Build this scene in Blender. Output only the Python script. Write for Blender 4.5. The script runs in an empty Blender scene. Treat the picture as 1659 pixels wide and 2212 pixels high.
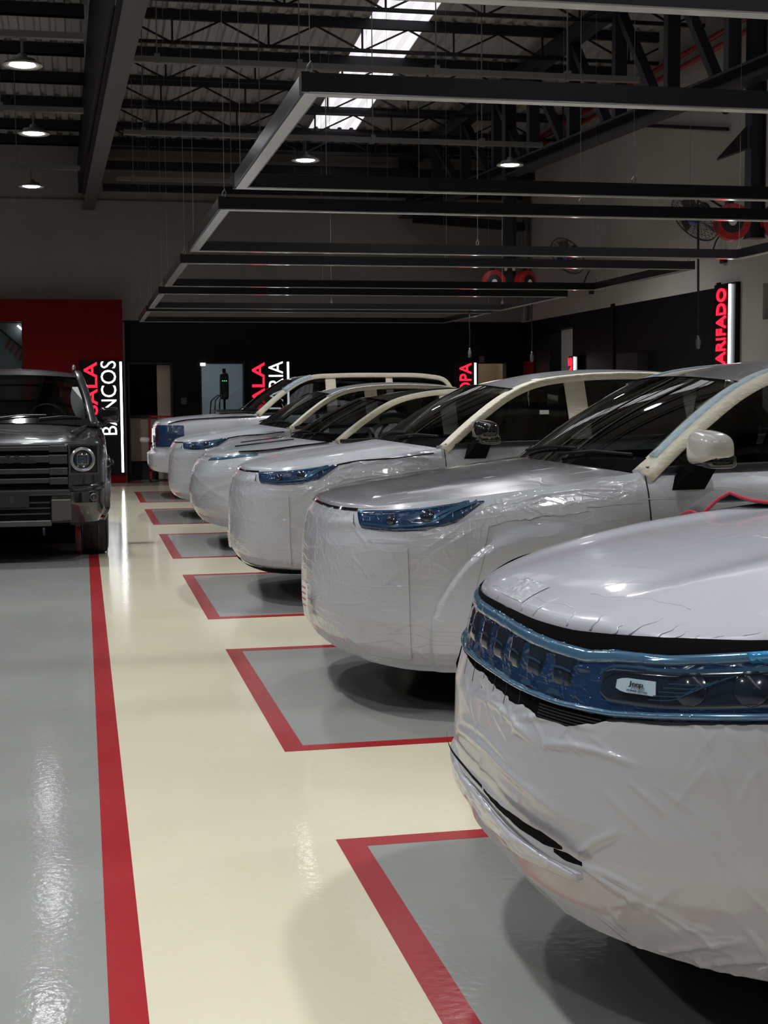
import bpy, bmesh, math, random
import numpy as np
from mathutils import Vector, Matrix, noise
random.seed(7)
SC = bpy.context.scene
COL = SC.collection
PI = math.pi

# ------------------------------------------------------------------ camera
YAW, PITCH, ROLL, FPX, CAMH = 0.208427, 0.079029, -0.0075, 3067.0, 1.45
fw = Vector((math.sin(YAW)*math.cos(PITCH), math.cos(YAW)*math.cos(PITCH), -math.sin(PITCH)))
r0 = Vector((math.cos(YAW), -math.sin(YAW), 0)); u0 = r0.cross(fw)
rt = r0*math.cos(ROLL)+u0*math.sin(ROLL); up = -r0*math.sin(ROLL)+u0*math.cos(ROLL)
cd = bpy.data.cameras.new('camera'); cam = bpy.data.objects.new('camera', cd); COL.objects.link(cam)
cam.matrix_world = Matrix(((rt.x, up.x, -fw.x, 0), (rt.y, up.y, -fw.y, 0), (rt.z, up.z, -fw.z, CAMH), (0, 0, 0, 1)))
cd.sensor_fit = 'VERTICAL'; cd.sensor_height = 36; cd.sensor_width = 27; cd.lens = FPX/2212*36
cd.clip_start = 0.05; cd.clip_end = 200
SC.camera = cam
# ------------------------------------------------------------------ world and exposure
wd = bpy.data.worlds.new('world'); SC.world = wd; wd.use_nodes = True
wd.node_tree.nodes['Background'].inputs[0].default_value = (0.75, 0.85, 1.0, 1)
wd.node_tree.nodes['Background'].inputs[1].default_value = 0.5
SC.view_settings.view_transform = 'Standard'; SC.view_settings.look = 'None'
SC.view_settings.gamma = 1; SC.view_settings.use_curve_mapping = False
SC.view_settings.exposure = EXPOSURE = 0.0
LAMP_WATT = 50.0       # light of one high bay lamp
LENS_GLOW = 26.0        # what its lens shows from the side
SKY_POWER = 0.85       # daylight glow of the translucent roof sheets
FRAME_GLOW = 0.0

# ------------------------------------------------------------------ materials
MATS = {}
def mat(name, col, rough=0.5, metal=0.0, spec=0.5, coat=0.0, coat_rough=0.03, emit=None, estr=0.0):
    m = bpy.data.materials.new(name); m.use_nodes = True
    b = m.node_tree.nodes['Principled BSDF']
    b.inputs['Base Color'].default_value = (*col, 1); b.inputs['Roughness'].default_value = rough
    b.inputs['Metallic'].default_value = metal; b.inputs['Specular IOR Level'].default_value = spec
    b.inputs['Coat Weight'].default_value = coat; b.inputs['Coat Roughness'].default_value = coat_rough
    if emit:
        b.inputs['Emission Color'].default_value = (*emit, 1); b.inputs['Emission Strength'].default_value = estr
    MATS[name] = m
    return m
def nd(m, typ, **kw):
    n = m.node_tree.nodes.new(typ)
    for k, v in kw.items(): setattr(n, k, v)
    return n
def lk(m, a, b): m.node_tree.links.new(a, b)
def bsdf(m): return m.node_tree.nodes['Principled BSDF']
def coords(m, scale=(1, 1, 1), rot=(0, 0, 0)):
    tc = nd(m, 'ShaderNodeTexCoord'); mp = nd(m, 'ShaderNodeMapping')
    mp.inputs['Scale'].default_value = scale; mp.inputs['Rotation'].default_value = rot
    lk(m, tc.outputs['Object'], mp.inputs['Vector']); return mp.outputs['Vector']
def noise_tex(m, vec, scale, detail=3, rough=0.5, dist=0.0):
    n = nd(m, 'ShaderNodeTexNoise'); n.inputs['Scale'].default_value = scale
    n.inputs['Detail'].default_value = detail; n.inputs['Roughness'].default_value = rough
    n.inputs['Distortion'].default_value = dist
    lk(m, vec, n.inputs['Vector']); return n.outputs['Fac']
def math_node(m, op, a, b=None):
    n = nd(m, 'ShaderNodeMath', operation=op)
    for i, v in enumerate((a, b)):
        if v is None: continue
        if isinstance(v, (int, float)): n.inputs[i].default_value = v
        else: lk(m, v, n.inputs[i])
    return n.outputs[0]
def bump(m, height, strength, dist, prev=None):
    n = nd(m, 'ShaderNodeBump'); n.inputs['Strength'].default_value = strength; n.inputs['Distance'].default_value = dist
    lk(m, height, n.inputs['Height'])
    if prev is not None: lk(m, prev, n.inputs['Normal'])
    return n.outputs['Normal']
def vary(m, fac, c0, c1, p0=0.3, p1=0.7):
    r = nd(m, 'ShaderNodeValToRGB'); r.color_ramp.elements[0].position = p0; r.color_ramp.elements[1].position = p1
    r.color_ramp.elements[0].color = (*c0, 1); r.color_ramp.elements[1].color = (*c1, 1)
    lk(m, fac, r.inputs[0]); lk(m, r.outputs[0], bsdf(m).inputs['Base Color'])
def ridges(m, vec, scale, sharp=5.0, dist=0.6, detail=1.5):
    f = noise_tex(m, vec, scale, detail, 0.5, dist)
    a = math_node(m, 'ABSOLUTE', math_node(m, 'SUBTRACT', f, 0.5))
    return math_node(m, 'POWER', math_node(m, 'SUBTRACT', 1.0, math_node(m, 'MULTIPLY', a, 2.2)), sharp)

def epoxy(name, c0, c1, rough=0.095):
    m = mat(name, c0, rough, spec=0.38)
    v = coords(m)
    vary(m, noise_tex(m, v, 0.9, 4, 0.6), c0, c1)
    h = noise_tex(m, v, 38, 2, 0.5)
    lk(m, bump(m, h, 0.06, 0.01), bsdf(m).inputs['Normal'])
    r = nd(m, 'ShaderNodeMapRange'); r.inputs['To Min'].default_value = rough*0.75; r.inputs['To Max'].default_value = rough*1.4
    lk(m, noise_tex(m, v, 2.5, 4), r.inputs['Value']); lk(m, r.outputs[0], bsdf(m).inputs['Roughness'])
    return m
epoxy('floor_cream', (0.74, 0.685, 0.515), (0.80, 0.745, 0.575))
epoxy('floor_grey', (0.30, 0.308, 0.292), (0.35, 0.358, 0.34))
epoxy('floor_red', (0.36, 0.022, 0.028), (0.43, 0.035, 0.04), 0.16)
mat('drain_dark', (0.05, 0.05, 0.05), 0.5)

def film(name, col, rough, big, fine, scale=1.0, metal=0.0, coat=0.6, stretch=(1, 1, 1)):
    """thin protective plastic sheet: glossy, smooth in places, with sharp creases where it is pulled"""
    m = mat(name, col, rough, metal, coat=coat, coat_rough=0.07)
    v = coords(m, stretch)
    mask = nd(m, 'ShaderNodeMapRange'); mask.inputs['From Min'].default_value = 0.42; mask.inputs['From Max'].default_value = 0.62
    lk(m, noise_tex(m, v, 2.3*scale, 2), mask.inputs['Value'])
    v1 = coords(m, (0.35, 0.35, 2.6), (0.35, 0.55, 0.2)); v2 = coords(m, (2.4, 2.4, 0.35), (-0.3, 0.35, 0.3)); v3 = coords(m, (0.5, 0.5, 2.8), (-0.6, -0.5, 0.4))
    h1 = math_node(m, 'MULTIPLY', ridges(m, v1, 4*scale, 34, 0.15, 0.5), mask.outputs[0])
    h2 = math_node(m, 'MULTIPLY', ridges(m, v2, 5*scale, 34, 0.15, 0.5), mask.outputs[0])
    h3 = math_node(m, 'MULTIPLY', ridges(m, v3, 7*scale, 30, 0.2, 0.5), math_node(m, 'SUBTRACT', 1.0, mask.outputs[0]))
    n0 = bump(m, noise_tex(m, v, 3*scale, 1), big*0.4, 0.03)
    n1 = bump(m, math_node(m, 'ADD', h1, h3), big, 0.014, n0); n2 = bump(m, h2, fine, 0.010, n1)
    lk(m, n2, bsdf(m).inputs['Normal']); lk(m, n2, bsdf(m).inputs['Coat Normal'])
    return m
film('film_white', (0.50, 0.515, 0.555), 0.30, 0.09, 0.09)
film('film_sheet', (0.50, 0.515, 0.55), 0.23, 0.18, 0.20, 1.3)
film('film_smooth', (0.51, 0.52, 0.56), 0.24, 0.05, 0.04, 0.8)
film('hood_silver', (0.44, 0.45, 0.475), 0.19, 0.05, 0.04, 0.7, 0.25, 0.9)
film('hood_pearl', (0.50, 0.505, 0.555), 0.24, 0.03, 0.03, 0.7, 0.0, 0.7)
film('film_blue', (0.010, 0.036, 0.10), 0.16, 0.16, 0.2, 2.2, 0.0, 1.0)
film('film_blue_clear', (0.09, 0.21, 0.34), 0.15, 0.12, 0.12, 2.0, 0.35, 1.0)
film('film_bumper', (0.49, 0.50, 0.53), 0.24, 0.015, 0.02, 0.9)
film('film_cyan', (0.04, 0.30, 0.62), 0.2, 0.2, 0.2, 2.5, 0.2, 1.0)
mat('label_blue', (0.42, 0.55, 0.62), 0.35)
mat('lamp_blue_light', (0.06, 0.15, 0.25), 0.2, 0.6, coat=1)
mat('lamp_inside', (0.012, 0.02, 0.035), 0.15, coat=1)
mat('lamp_lens', (0.16, 0.24, 0.34), 0.06, 0.8, coat=1)
def tape(name, c0, c1):
    m = mat(name, c0, 0.62, spec=0.35)
    v = coords(m, (1.2, 5, 5)); vary(m, noise_tex(m, v, 9, 3), c0, c1)
    lk(m, bump(m, ridges(m, v, 8, 5), 0.4, 0.006), bsdf(m).inputs['Normal'])
tape('tape_cream', (0.66, 0.61, 0.47), (0.76, 0.73, 0.62))
tape('tape_blue', (0.34, 0.48, 0.57), (0.52, 0.61, 0.66))
tape('tape_pale', (0.55, 0.62, 0.64), (0.68, 0.70, 0.64))
mat('paint_white', (0.74, 0.72, 0.68), 0.2, coat=1)
mat('roof_silver', (0.36, 0.36, 0.375), 0.28, 0.4, coat=0.6)
mat('roof_black', (0.015, 0.015, 0.018), 0.18, coat=0.8)
mat('gloss_black', (0.008, 0.008, 0.009), 0.09, coat=1)
mat('plastic_black', (0.012, 0.012, 0.013), 0.45)
mat('rubber', (0.014, 0.014, 0.014), 0.7)
mat('alloy', (0.42, 0.43, 0.44), 0.3, 0.9)
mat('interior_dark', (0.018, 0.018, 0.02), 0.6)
mat('interior_pale', (0.45, 0.47, 0.46), 0.5)
mat('label_white', (0.8, 0.8, 0.78), 0.5)
mat('print_red', (0.55, 0.06, 0.07), 0.5)
mat('chrome', (0.6, 0.6, 0.62), 0.15, 1.0)
m = mat('paint_charcoal', (0.040, 0.042, 0.045), 0.30, 0.65, coat=1.0, coat_rough=0.02)
lk(m, bump(m, noise_tex(m, coords(m), 900, 1), 0.03, 0.001), bsdf(m).inputs['Normal'])
mat('satin_grey', (0.12, 0.115, 0.11), 0.38, 0.7)
mat('grille_grey', (0.055, 0.056, 0.06), 0.34, 0.5)
def glass(name, tint, refl=1.0):
    m = bpy.data.materials.new(name); m.use_nodes = True; nt = m.node_tree
    for n in list(nt.nodes):
        if n.type != 'OUTPUT_MATERIAL': nt.nodes.remove(n)
    tr = nd(m, 'ShaderNodeBsdfTransparent'); tr.inputs[0].default_value = (*tint, 1)
    gl = nd(m, 'ShaderNodeBsdfGlossy'); gl.inputs['Roughness'].default_value = 0.015
    fr = nd(m, 'ShaderNodeFresnel'); fr.inputs[0].default_value = 1.5
    mx = nd(m, 'ShaderNodeMixShader'); lk(m, math_node(m, 'MULTIPLY', fr.outputs[0], refl), mx.inputs[0])
    lk(m, tr.outputs[0], mx.inputs[1]); lk(m, gl.outputs[0], mx.inputs[2])
    lk(m, mx.outputs[0], nt.nodes['Material Output'].inputs[0]); MATS[name] = m
glass('glass_dark', (0.30, 0.32, 0.32), 1.3)
glass('glass_screen', (0.42, 0.45, 0.45), 1.5)
glass('glass_clear', (0.85, 0.88, 0.88), 1.0)
mat('steel_dark', (0.016, 0.016, 0.020), 0.5, 0.0, spec=0.3)
mat('steel_beam', (0.085, 0.078, 0.082), 0.5, 0.2)
mat('steel_blue', (0.022, 0.026, 0.036), 0.45, 0.2)
mat('frame_black', (0.006, 0.006, 0.007), 0.4, 0.0, spec=0.2)
mat('void_black', (0.0015, 0.0015, 0.0015), 0.8, spec=0.1)
mat('frame_side', (0.05, 0.05, 0.052), 0.25, 0.7)
mat('diffuser_off', (0.62, 0.62, 0.60), 0.12, spec=0.6)
mat('wire', (0.20, 0.195, 0.185), 0.45, 0.3)
mat('galvanised', (0.20, 0.20, 0.20), 0.45, 0.6)
m = mat('roof_metal', (0.4, 0.38, 0.37), 0.55, 0.0); vary(m, noise_tex(m, coords(m, (1, .2, 1)), 1.2, 5), (0.34, 0.325, 0.315), (0.47, 0.445, 0.43))
m = mat('skylight', (0.8, 0.8, 0.8), 0.5, emit=(0.93, 0.90, 0.95), estr=SKY_POWER)
def plaster(name, c0, c1):
    m = mat(name, c0, 0.8, spec=0.25); v = coords(m)
    vary(m, noise_tex(m, v, 0.8, 6, 0.65), c0, c1)
    lk(m, bump(m, noise_tex(m, v, 30, 3), 0.15, 0.01), bsdf(m).inputs['Normal'])
plaster('wall_grey', (0.26, 0.24, 0.23), (0.32, 0.295, 0.28))
plaster('wall_grey_right', (0.44, 0.41, 0.375), (0.52, 0.485, 0.45))
mat('wall_black', (0.0022, 0.0022, 0.0034), 0.5, spec=0.2)
mat('wall_red', (0.17, 0.0012, 0.002), 0.5, spec=0.12)
mat('room_grey', (0.30, 0.32, 0.34), 0.7)
mat('cream_board', (0.55, 0.47, 0.36), 0.5)
mat('red_metal', (0.35, 0.012, 0.015), 0.35)
mat('reel_red', (0.50, 0.022, 0.028), 0.35)
mat('sign_black', (0.003, 0.003, 0.0035), 0.3, spec=0.25)
mat('neon_red', (0.5, 0.0, 0.01), 0.4, emit=(1.0, 0.012, 0.035), estr=2.2)
mat('neon_white', (0.9, 0.9, 0.9), 0.4, emit=(0.93, 0.97, 1.0), estr=5.0)
mat('letter_white', (0.9, 0.9, 0.9), 0.4, emit=(0.95, 0.97, 1.0), estr=3.0)
mat('lamp_lens_on', (1, 1, 1), 0.4, emit=(0.97, 0.985, 1.0), estr=LENS_GLOW)
mat('room_light', (1, 1, 1), 0.4, emit=(0.85, 0.95, 1.0), estr=26.0)
mat('led_green', (0.1, 0.6, 0.2), 0.4, emit=(0.15, 1.0, 0.35), estr=3.0)
mat('mat_grey', (0.10, 0.10, 0.10), 0.75)
mat('trim_red', (0.45, 0.02, 0.05), 0.6)
mat('cage_wire', (0.055, 0.053, 0.05), 0.4, 0.6)
mat('blue_plastic', (0.02, 0.06, 0.35), 0.4)
mat('pale_plastic', (0.5, 0.46, 0.38), 0.5)
mat('red_pipe', (0.30, 0.02, 0.022), 0.4)

# ------------------------------------------------------------------ object helpers
def setp(o, label=None, cat=None, group=None, kind=None):
    if label: o['label'] = label
    if cat: o['category'] = cat
    if group: o['group'] = group
    if kind: o['kind'] = kind
    return o
def empty(name, loc=(0, 0, 0), rz=0, label=None, cat=None, group=None, kind=None):
    o = bpy.data.objects.new(name, None); COL.objects.link(o); o.location = loc; o.rotation_euler = (0, 0, rz)
    o.empty_display_size = 0.2
    return setp(o, label, cat, group, kind)
def place(name, me, parent=None, loc=None, rz=None):
    o = bpy.data.objects.new(name, me); COL.objects.link(o)
    if parent is not None: o.parent = parent
    if loc is not None: o.location = loc
    if rz is not None: o.rotation_euler = (0, 0, rz)
    return o
class MB:
    """collects verts and faces of one mesh"""
    def __init__(s): s.v = []; s.f = []; s.mi = []; s.cur = 0
    def add(s, vs, fs):
        n = len(s.v); s.v += [tuple(p) for p in vs]; s.f += [tuple(i+n for i in f) for f in fs]; s.mi += [s.cur]*len(fs); return s
    def box(s, a, b):
        x0, y0, z0 = a; x1, y1, z1 = b
        vs = [(x0, y0, z0), (x1, y0, z0), (x1, y1, z0), (x0, y1, z0), (x0, y0, z1), (x1, y0, z1), (x1, y1, z1), (x0, y1, z1)]
        return s.add(vs, [(3, 2, 1, 0), (4, 5, 6, 7), (0, 1, 5, 4), (1, 2, 6, 5), (2, 3, 7, 6), (3, 0, 4, 7)])
    def cbox(s, c, size): return s.box([c[i]-size[i]/2 for i in range(3)], [c[i]+size[i]/2 for i in range(3)])
    def bar(s, p, q, w, h, upv=(0, 0, 1)):
        """rectangular bar from p to q"""
        p, q = Vector(p), Vector(q); t = (q-p).normalized(); u = Vector(upv)
        sd = t.cross(u)
        if sd.length < 1e-4: sd = t.cross(Vector((1, 0, 0)))
        sd.normalize(); u = sd.cross(t).normalized()
        vs = [c+sd*a*w/2+u*b*h/2 for c in (p, q) for a, b in ((-1, -1), (1, -1), (1, 1), (-1, 1))]
        return s.add(vs, [(0, 1, 2, 3), (7, 6, 5, 4), (0, 4, 5, 1), (1, 5, 6, 2), (2, 6, 7, 3), (3, 7, 4, 0)])
    def tube(s, pts, r, n=8, caps=True):
        pts = [Vector(p) for p in pts]; rings = []
        rs = r if isinstance(r, (list, tuple)) else [r]*len(pts)
        ref = None
        for i, p in enumerate(pts):
            t = (pts[min(i+1, len(pts)-1)]-pts[max(i-1, 0)]).normalized()
            if ref is None: ref = t.orthogonal().normalized()
            ref = (ref-t*ref.dot(t)).normalized(); b = t.cross(ref)
            rings.append([p+(ref*math.cos(2*PI*k/n)+b*math.sin(2*PI*k/n))*rs[i] for k in range(n)])
        vs = [q for R in rings for q in R]; fs = []
        for i in range(len(pts)-1):
            for k in range(n): fs.append((i*n+k, i*n+(k+1) % n, (i+1)*n+(k+1) % n, (i+1)*n+k))
        if caps: fs.append(tuple(range(n))[::-1]); fs.append(tuple((len(pts)-1)*n+k for k in range(n)))
        return s.add(vs, fs)
    def lathe(s, prof, c=(0, 0, 0), axis=(0, 0, 1), n=24, close=False):
        """prof: (radius, height along axis)"""
        ax = Vector(axis).normalized(); e1 = ax.orthogonal().normalized(); e2 = ax.cross(e1); c = Vector(c)
        vs = [c+ax*h+(e1*math.cos(2*PI*k/n)+e2*math.sin(2*PI*k/n))*r for r, h in prof for k in range(n)]
        m = len(prof); fs = []
        for i in range(m if close else m-1):
            j = (i+1) % m
            for k in range(n): fs.append((i*n+k, i*n+(k+1) % n, j*n+(k+1) % n, j*n+k))
        if not close:
            if prof[0][0] > 1e-5: fs.append(tuple(range(n))[::-1])
            if prof[-1][0] > 1e-5: fs.append(tuple((m-1)*n+k for k in range(n)))
        return s.add(vs, fs)
    def soft(s, c, size, e=0.45, n=20, m=12, fn=None):
        """rounded block (superellipsoid)"""
        def pw(a): return math.copysign(abs(a)**e, a)
        vs = []; fs = []
        for i in range(m+1):
            et = -PI/2+PI*i/m
            for k in range(n):
                om = 2*PI*k/n
                p = Vector((size[0]/2*pw(math.cos(et))*pw(math.cos(om)), size[1]/2*pw(math.cos(et))*pw(math.sin(om)), size[2]/2*pw(math.sin(et))))
                if fn: p = fn(p)
                vs.append(p+Vector(c))
        for i in range(m):
            for k in range(n): fs.append((i*n+k, i*n+(k+1) % n, (i+1)*n+(k+1) % n, (i+1)*n+k))
        return s.add(vs, fs)
    def grid(s, P, flip=False):
        """P: array (a, b, 3)"""
        a, b = P.shape[:2]; n = len(s.v)
        s.v += [tuple(map(float, p)) for p in P.reshape(-1, 3)]
        for i in range(a-1):
            for j in range(b-1):
                q = (n+i*b+j, n+(i+1)*b+j, n+(i+1)*b+j+1, n+i*b+j+1)
                s.f.append(q[::-1] if flip else q); s.mi.append(s.cur)
        return s
    def mesh(s, name, mats, smooth=False, angle=None, merge=False):
        me = bpy.data.meshes.new(name); me.from_pydata(s.v, [], s.f)
        for mm in (mats if isinstance(mats, (list, tuple)) else [mats]): me.materials.append(MATS[mm])
        if len(me.materials) > 1: me.polygons.foreach_set('material_index', s.mi)
        bm = bmesh.new(); bm.from_mesh(me)
        if merge: bmesh.ops.remove_doubles(bm, verts=bm.verts, dist=1e-4)
        bmesh.ops.recalc_face_normals(bm, faces=bm.faces)
        bm.to_mesh(me); bm.free()
        if smooth:
            me.polygons.foreach_set('use_smooth', [True]*len(me.polygons))
            if angle: me.set_sharp_from_angle(angle=math.radians(angle))
        me.update(); return me
    def build(s, name, mats, parent=None, smooth=False, angle=None, loc=None, rz=None, merge=False):
        return place(name, s.mesh(name, mats, smooth, angle, merge), parent, loc, rz)
def bevelled(o, w=0.004, seg=2):
    md = o.modifiers.new('bevel', 'BEVEL'); md.width = w; md.segments = seg; md.limit_method = 'ANGLE'; return o
def copy_tree(o, parent=None):
    c = o.copy(); COL.objects.link(c); c.parent = parent
    for ch in list(o.children): copy_tree(ch, c)
    return c
def text_mesh(name, txt, material, length, cap, depth=0.012, frame=None, weight=0.0):
    """lettering scaled to run `length` with capital height `cap`; frame = 3 columns + origin"""
    cu = bpy.data.curves.new(name, 'FONT'); cu.body = txt; cu.size = 1; cu.extrude = 0.02; cu.offset = weight
    cu.resolution_u = 3
    tmp = bpy.data.objects.new('tmp', cu); COL.objects.link(tmp)
    me = bpy.data.meshes.new_from_object(tmp.evaluated_get(bpy.context.evaluated_depsgraph_get()))
    bpy.data.objects.remove(tmp); bpy.data.curves.remove(cu)
    co = np.array([v.co for v in me.vertices]); lo, hi = co.min(0), co.max(0)
    co = (co-lo)/(hi-lo)*np.array([length, cap, depth])
    c0, c1, c2, og = [np.array(k, float) for k in frame]
    co = og+co[:, :1]*c0+co[:, 1:2]*c1+co[:, 2:3]*c2
    me.vertices.foreach_set('co', co.ravel()); me.materials.clear(); me.materials.append(MATS[material]); me.name = name; me.update()
    return me
mat('lamp_ring', (0.30, 0.31, 0.32), 0.2, 0.6, coat=1)
mat('kitchen_fill', (1, 1, 1), 0.4, emit=(1.0, 0.9, 0.75), estr=7.0)
mat('corridor_fill', (1, 1, 1), 0.4, emit=(1.0, 0.97, 0.95), estr=9.0)

# ================================================================== THE SETTING
XW, YB, XL, YF = 8.25, 26.2, -9.5, -13.0       # right wall, back wall, left wall, front wall
def roof_z(y):
    return 6.1+0.09*(YB-y) if y > 5 else 6.1+0.09*(YB-5)-0.09*(5-y)
floor = MB().box((XL, YF, -0.12), (XW, YB+3.2, 0)).build('floor', 'floor_cream'); setp(floor, kind='structure')
def slab(name, x0, x1, y0, y1, z, material):
    return MB().box((x0, y0, 0.0002), (x1, y1, z)).build(name, material, floor)
slab('grey_lane', XL+0.02, 0.029, YF+0.02, 24.6, 0.001, 'floor_grey')
slab('red_line', 0.029, 0.120, YF+0.02, 24.6, 0.0016, 'floor_red')
BAYS = [4.528-3.705, 4.528, 8.229, 11.893, 15.639, 19.344, 23.10]
for far in BAYS:
    near = far-2.49; w = 0.088; x0, x1 = 0.787, 6.6
    slab('bay_paint', x0+w, x1-w, near+w, far-w, 0.001, 'floor_grey')
    slab('red_line', x0, x0+w, near, far, 0.0016, 'floor_red')
    slab('red_line', x1-w, x1, near, far, 0.0016, 'floor_red')
    slab('red_line', x0+w, x1-w, near, near+w, 0.0016, 'floor_red')
    slab('red_line', x0+w, x1-w, far-w, far, 0.0016, 'floor_red')
slab('grey_strip', 0.2, 7.9, 24.75, YB-0.02, 0.001, 'floor_grey')
slab('red_line', 0.2, 7.9, 24.75, 24.83, 0.0016, 'floor_red')
slab('drain_cover', 0.2, 7.9, 25.25, 25.34, 0.002, 'drain_dark')
for k in range(9): slab('red_dash', 0.78+k*0.62, 1.04+k*0.62, 25.55, 25.95, 0.0016, 'floor_red')

def wall(name, axis, pos, thick, u0, u1, z0, z1, holes, mats, cuts=(), zone=None):
    """wall of solid cells with openings. axis 'y': plane y=pos, u is x; axis 'x': plane x=pos, u is y"""
    us = sorted({u0, u1, *[h[0] for h in holes], *[h[1] for h in holes], *[c for c in cuts]})
    zs = sorted({z0, z1, *[h[2] for h in holes], *[h[3] for h in holes], 2.89})
    b = MB()
    for ua, ub in zip(us, us[1:]):
        for za, zb in zip(zs, zs[1:]):
            um, zm = (ua+ub)/2, (za+zb)/2
            if any(h[0] < um < h[1] and h[2] < zm < h[3] for h in holes): continue
            b.cur = zone(um, zm) if zone else 0
            if axis == 'y': b.box((ua, pos, za), (ub, pos+thick, zb))
            else: b.box((pos, ua, za), (pos+thick, ub, zb))
    o = b.build(name, mats); setp(o, kind='structure'); return o
DOOR1 = (0.82, 1.625, 0.0, 2.15); WIN1 = (2.125, 2.94, 0.95, 2.15); DOOR3 = (7.37, 7.96, 0.0, 2.12)
wall_back = wall('wall_back', 'y', YB, 0.2, XL, XW+2.4, 0, 6.35, [DOOR1, WIN1, DOOR3], ['wall_grey', 'wall_black'], (0.78,), lambda u, z: 1 if (z < 2.89 and u > 0.78) else 0)
RDOOR = (23.28, 24.5, 0.0, 2.665); RWIN = (14.6, 16.32, 2.40, 2.845)
wall_right = wall('wall_right', 'x', XW, 0.22, YF, YB, 0, 8.2, [RDOOR, RWIN], ['wall_grey_right', 'wall_black'], (17.55,), lambda u, z: 1 if (z < 2.89 and u > 17.55) else 0)
wall('wall_left', 'x', XL-0.2, 0.2, YF, YB, 0, 8.2, [], ['wall_grey'])
wall('wall_front', 'y', YF-0.2, 0.2, XL, XW, 0, 7.2, [], ['wall_grey'])
# black cladding details on the right wall
MB().box((XW-0.03, 21.3, 0), (XW, 21.42, 2.93)).build('trim_1', 'wall_black')['kind'] = 'structure'
MB().box((XW-0.02, 17.5, 0), (XW, 17.6, 2.95)).build('trim_2', 'wall_black')['kind'] = 'structure'
# ledge line on the back wall
MB().box((XL, YB-0.05, 4.96), (XW, YB, 5.03)).build('trim_3', 'wall_grey')['kind'] = 'structure'
MB().box((XL, YB-0.012, 2.885), (XW, YB, 2.905)).build('trim_4', 'wall_black')['kind'] = 'structure'
# red partition in front of the back wall, with a window in it
RP = 25.75
wall('wall_red', 'y', RP, 0.12, XL+3, 0.735, 0, 3.25, [(-2.6, -0.99, 1.2, 2.855)], ['wall_red'])
MB().box((XL+3, RP-0.02, 0), (0.745, RP, 0.17)).build('baseboard_red', 'wall_red')['kind'] = 'structure'
# the lit room seen through the red partition: its end wall, a rail and a strip of light
p = MB().box((-3.4, RP+0.34, 0), (-0.6, RP+0.40, 3.2)).build('wall_room', 'room_grey'); setp(p, kind='structure')
w1 = empty('window_1', (-1.79, RP+0.05, 2.03), kind='structure')
b = MB()
for a in ((-0.82, -0.80, -0.83, 0.83), (0.80, 0.82, -0.83, 0.83), (-0.80, 0.80, -0.83, -0.81), (-0.80, 0.80, 0.81, 0.83)): b.box((a[0]*0.985, -0.03, a[2]*0.985), (a[1]*0.985, 0.03, a[3]*0.985))
b.build('window_frame', 'steel_dark', w1)
MB().box((-0.79, 0, -0.8), (0.79, 0.006, 0.8)).build('pane', 'glass_clear', w1)
rl = empty('wall_rack', (-1.1, RP+0.3, 2.5), label='black slanted rail with red hooks on grey wall behind the red partition', cat='rail')
MB().bar((-0.5, 0, 0.42), (0.3, 0, -0.28), 0.03, 0.07, (0, 1, 0)).build('rail', 'steel_dark', rl)
for k in range(4):
    MB().bar((-0.12+k*0.075, -0.03, 0.05-k*0.066), (-0.2+k*0.075, -0.03, -0.1-k*0.066), 0.03, 0.03).build('hook', 'red_metal', rl)
MB().bar((0.02, -0.04, 0.30), (0.12, -0.04, 0.21), 0.03, 0.035, (0, 1, 0)).build('light_tube', 'neon_white', rl)

# rooms behind the openings
def back_room(x0, x1, y0, y1, z1, material, names=('wall_room', 'ceiling_room')):
    b = MB(); b.box((x0, y1, 0), (x1, y1+0.08, z1)); b.box((x0-0.08, y0, 0), (x0, y1, z1)); b.box((x1, y0, 0), (x1+0.08, y1, z1))
    setp(b.build(names[0], material), kind='structure')
    setp(MB().box((x0-0.08, y0, z1), (x1+0.08, y1+0.08, z1+0.06)).build(names[1], material), kind='structure')
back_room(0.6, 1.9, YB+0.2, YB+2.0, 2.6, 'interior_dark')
back_room(2.0, 3.6, YB+0.2, YB+2.2, 2.6, 'room_grey')
back_room(7.0, 8.2, YB+0.2, YB+1.6, 2.6, 'cream_board')
lp = MB().cbox((2.35, YB+0.9, 2.57), (0.5, 0.3, 0.04)).build('unseen_panel', 'room_light'); setp(lp, 'white light panel on the ceiling of the small grey room', 'light panel')
lp = MB().cbox((7.6, YB+0.7, 2.57), (0.4, 0.2, 0.04)).build('unseen_panel', 'kitchen_fill'); setp(lp, 'unseen warm fill light added at the ceiling of the kitchen', 'light panel')  # fill light added to brighten the kitchen, hidden above its doorway
lp = MB().cbox((XW+0.9, 23.9, 2.87), (0.3, 0.3, 0.04)).build('unseen_panel', 'corridor_fill'); setp(lp, 'unseen fill light added at the ceiling of the side corridor', 'light panel')  # weak fill added so the corridor does not go dark, out of view
b = MB(); b.box((XW+1.7, 22.5, 0), (XW+1.78, 26, 3)); b.box((XW+0.22, 25.0, 0), (XW+1.7, 25.08, 3)); b.box((XW+0.22, 22.42, 0), (XW+1.7, 22.5, 3))
setp(b.build('wall_corridor', 'wall_grey_right'), kind='structure')
setp(MB().box((XW+0.22, 22.42, 2.9), (XW+1.78, 25.08, 3.0)).build('ceiling_corridor', 'wall_grey'), kind='structure')
setp(MB().box((XW, 22.4, -0.1), (XW+1.8, 25.1, 0)).build('floor_corridor', 'floor_cream'), kind='structure')
setp(MB().box((XW+0.14, RWIN[0], RWIN[2]), (XW+0.18, RWIN[1], RWIN[3])).build('window_2', 'gloss_black'), kind='structure')
d1 = empty('door_1', (DOOR1[0], YB, 0), kind='structure')
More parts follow.
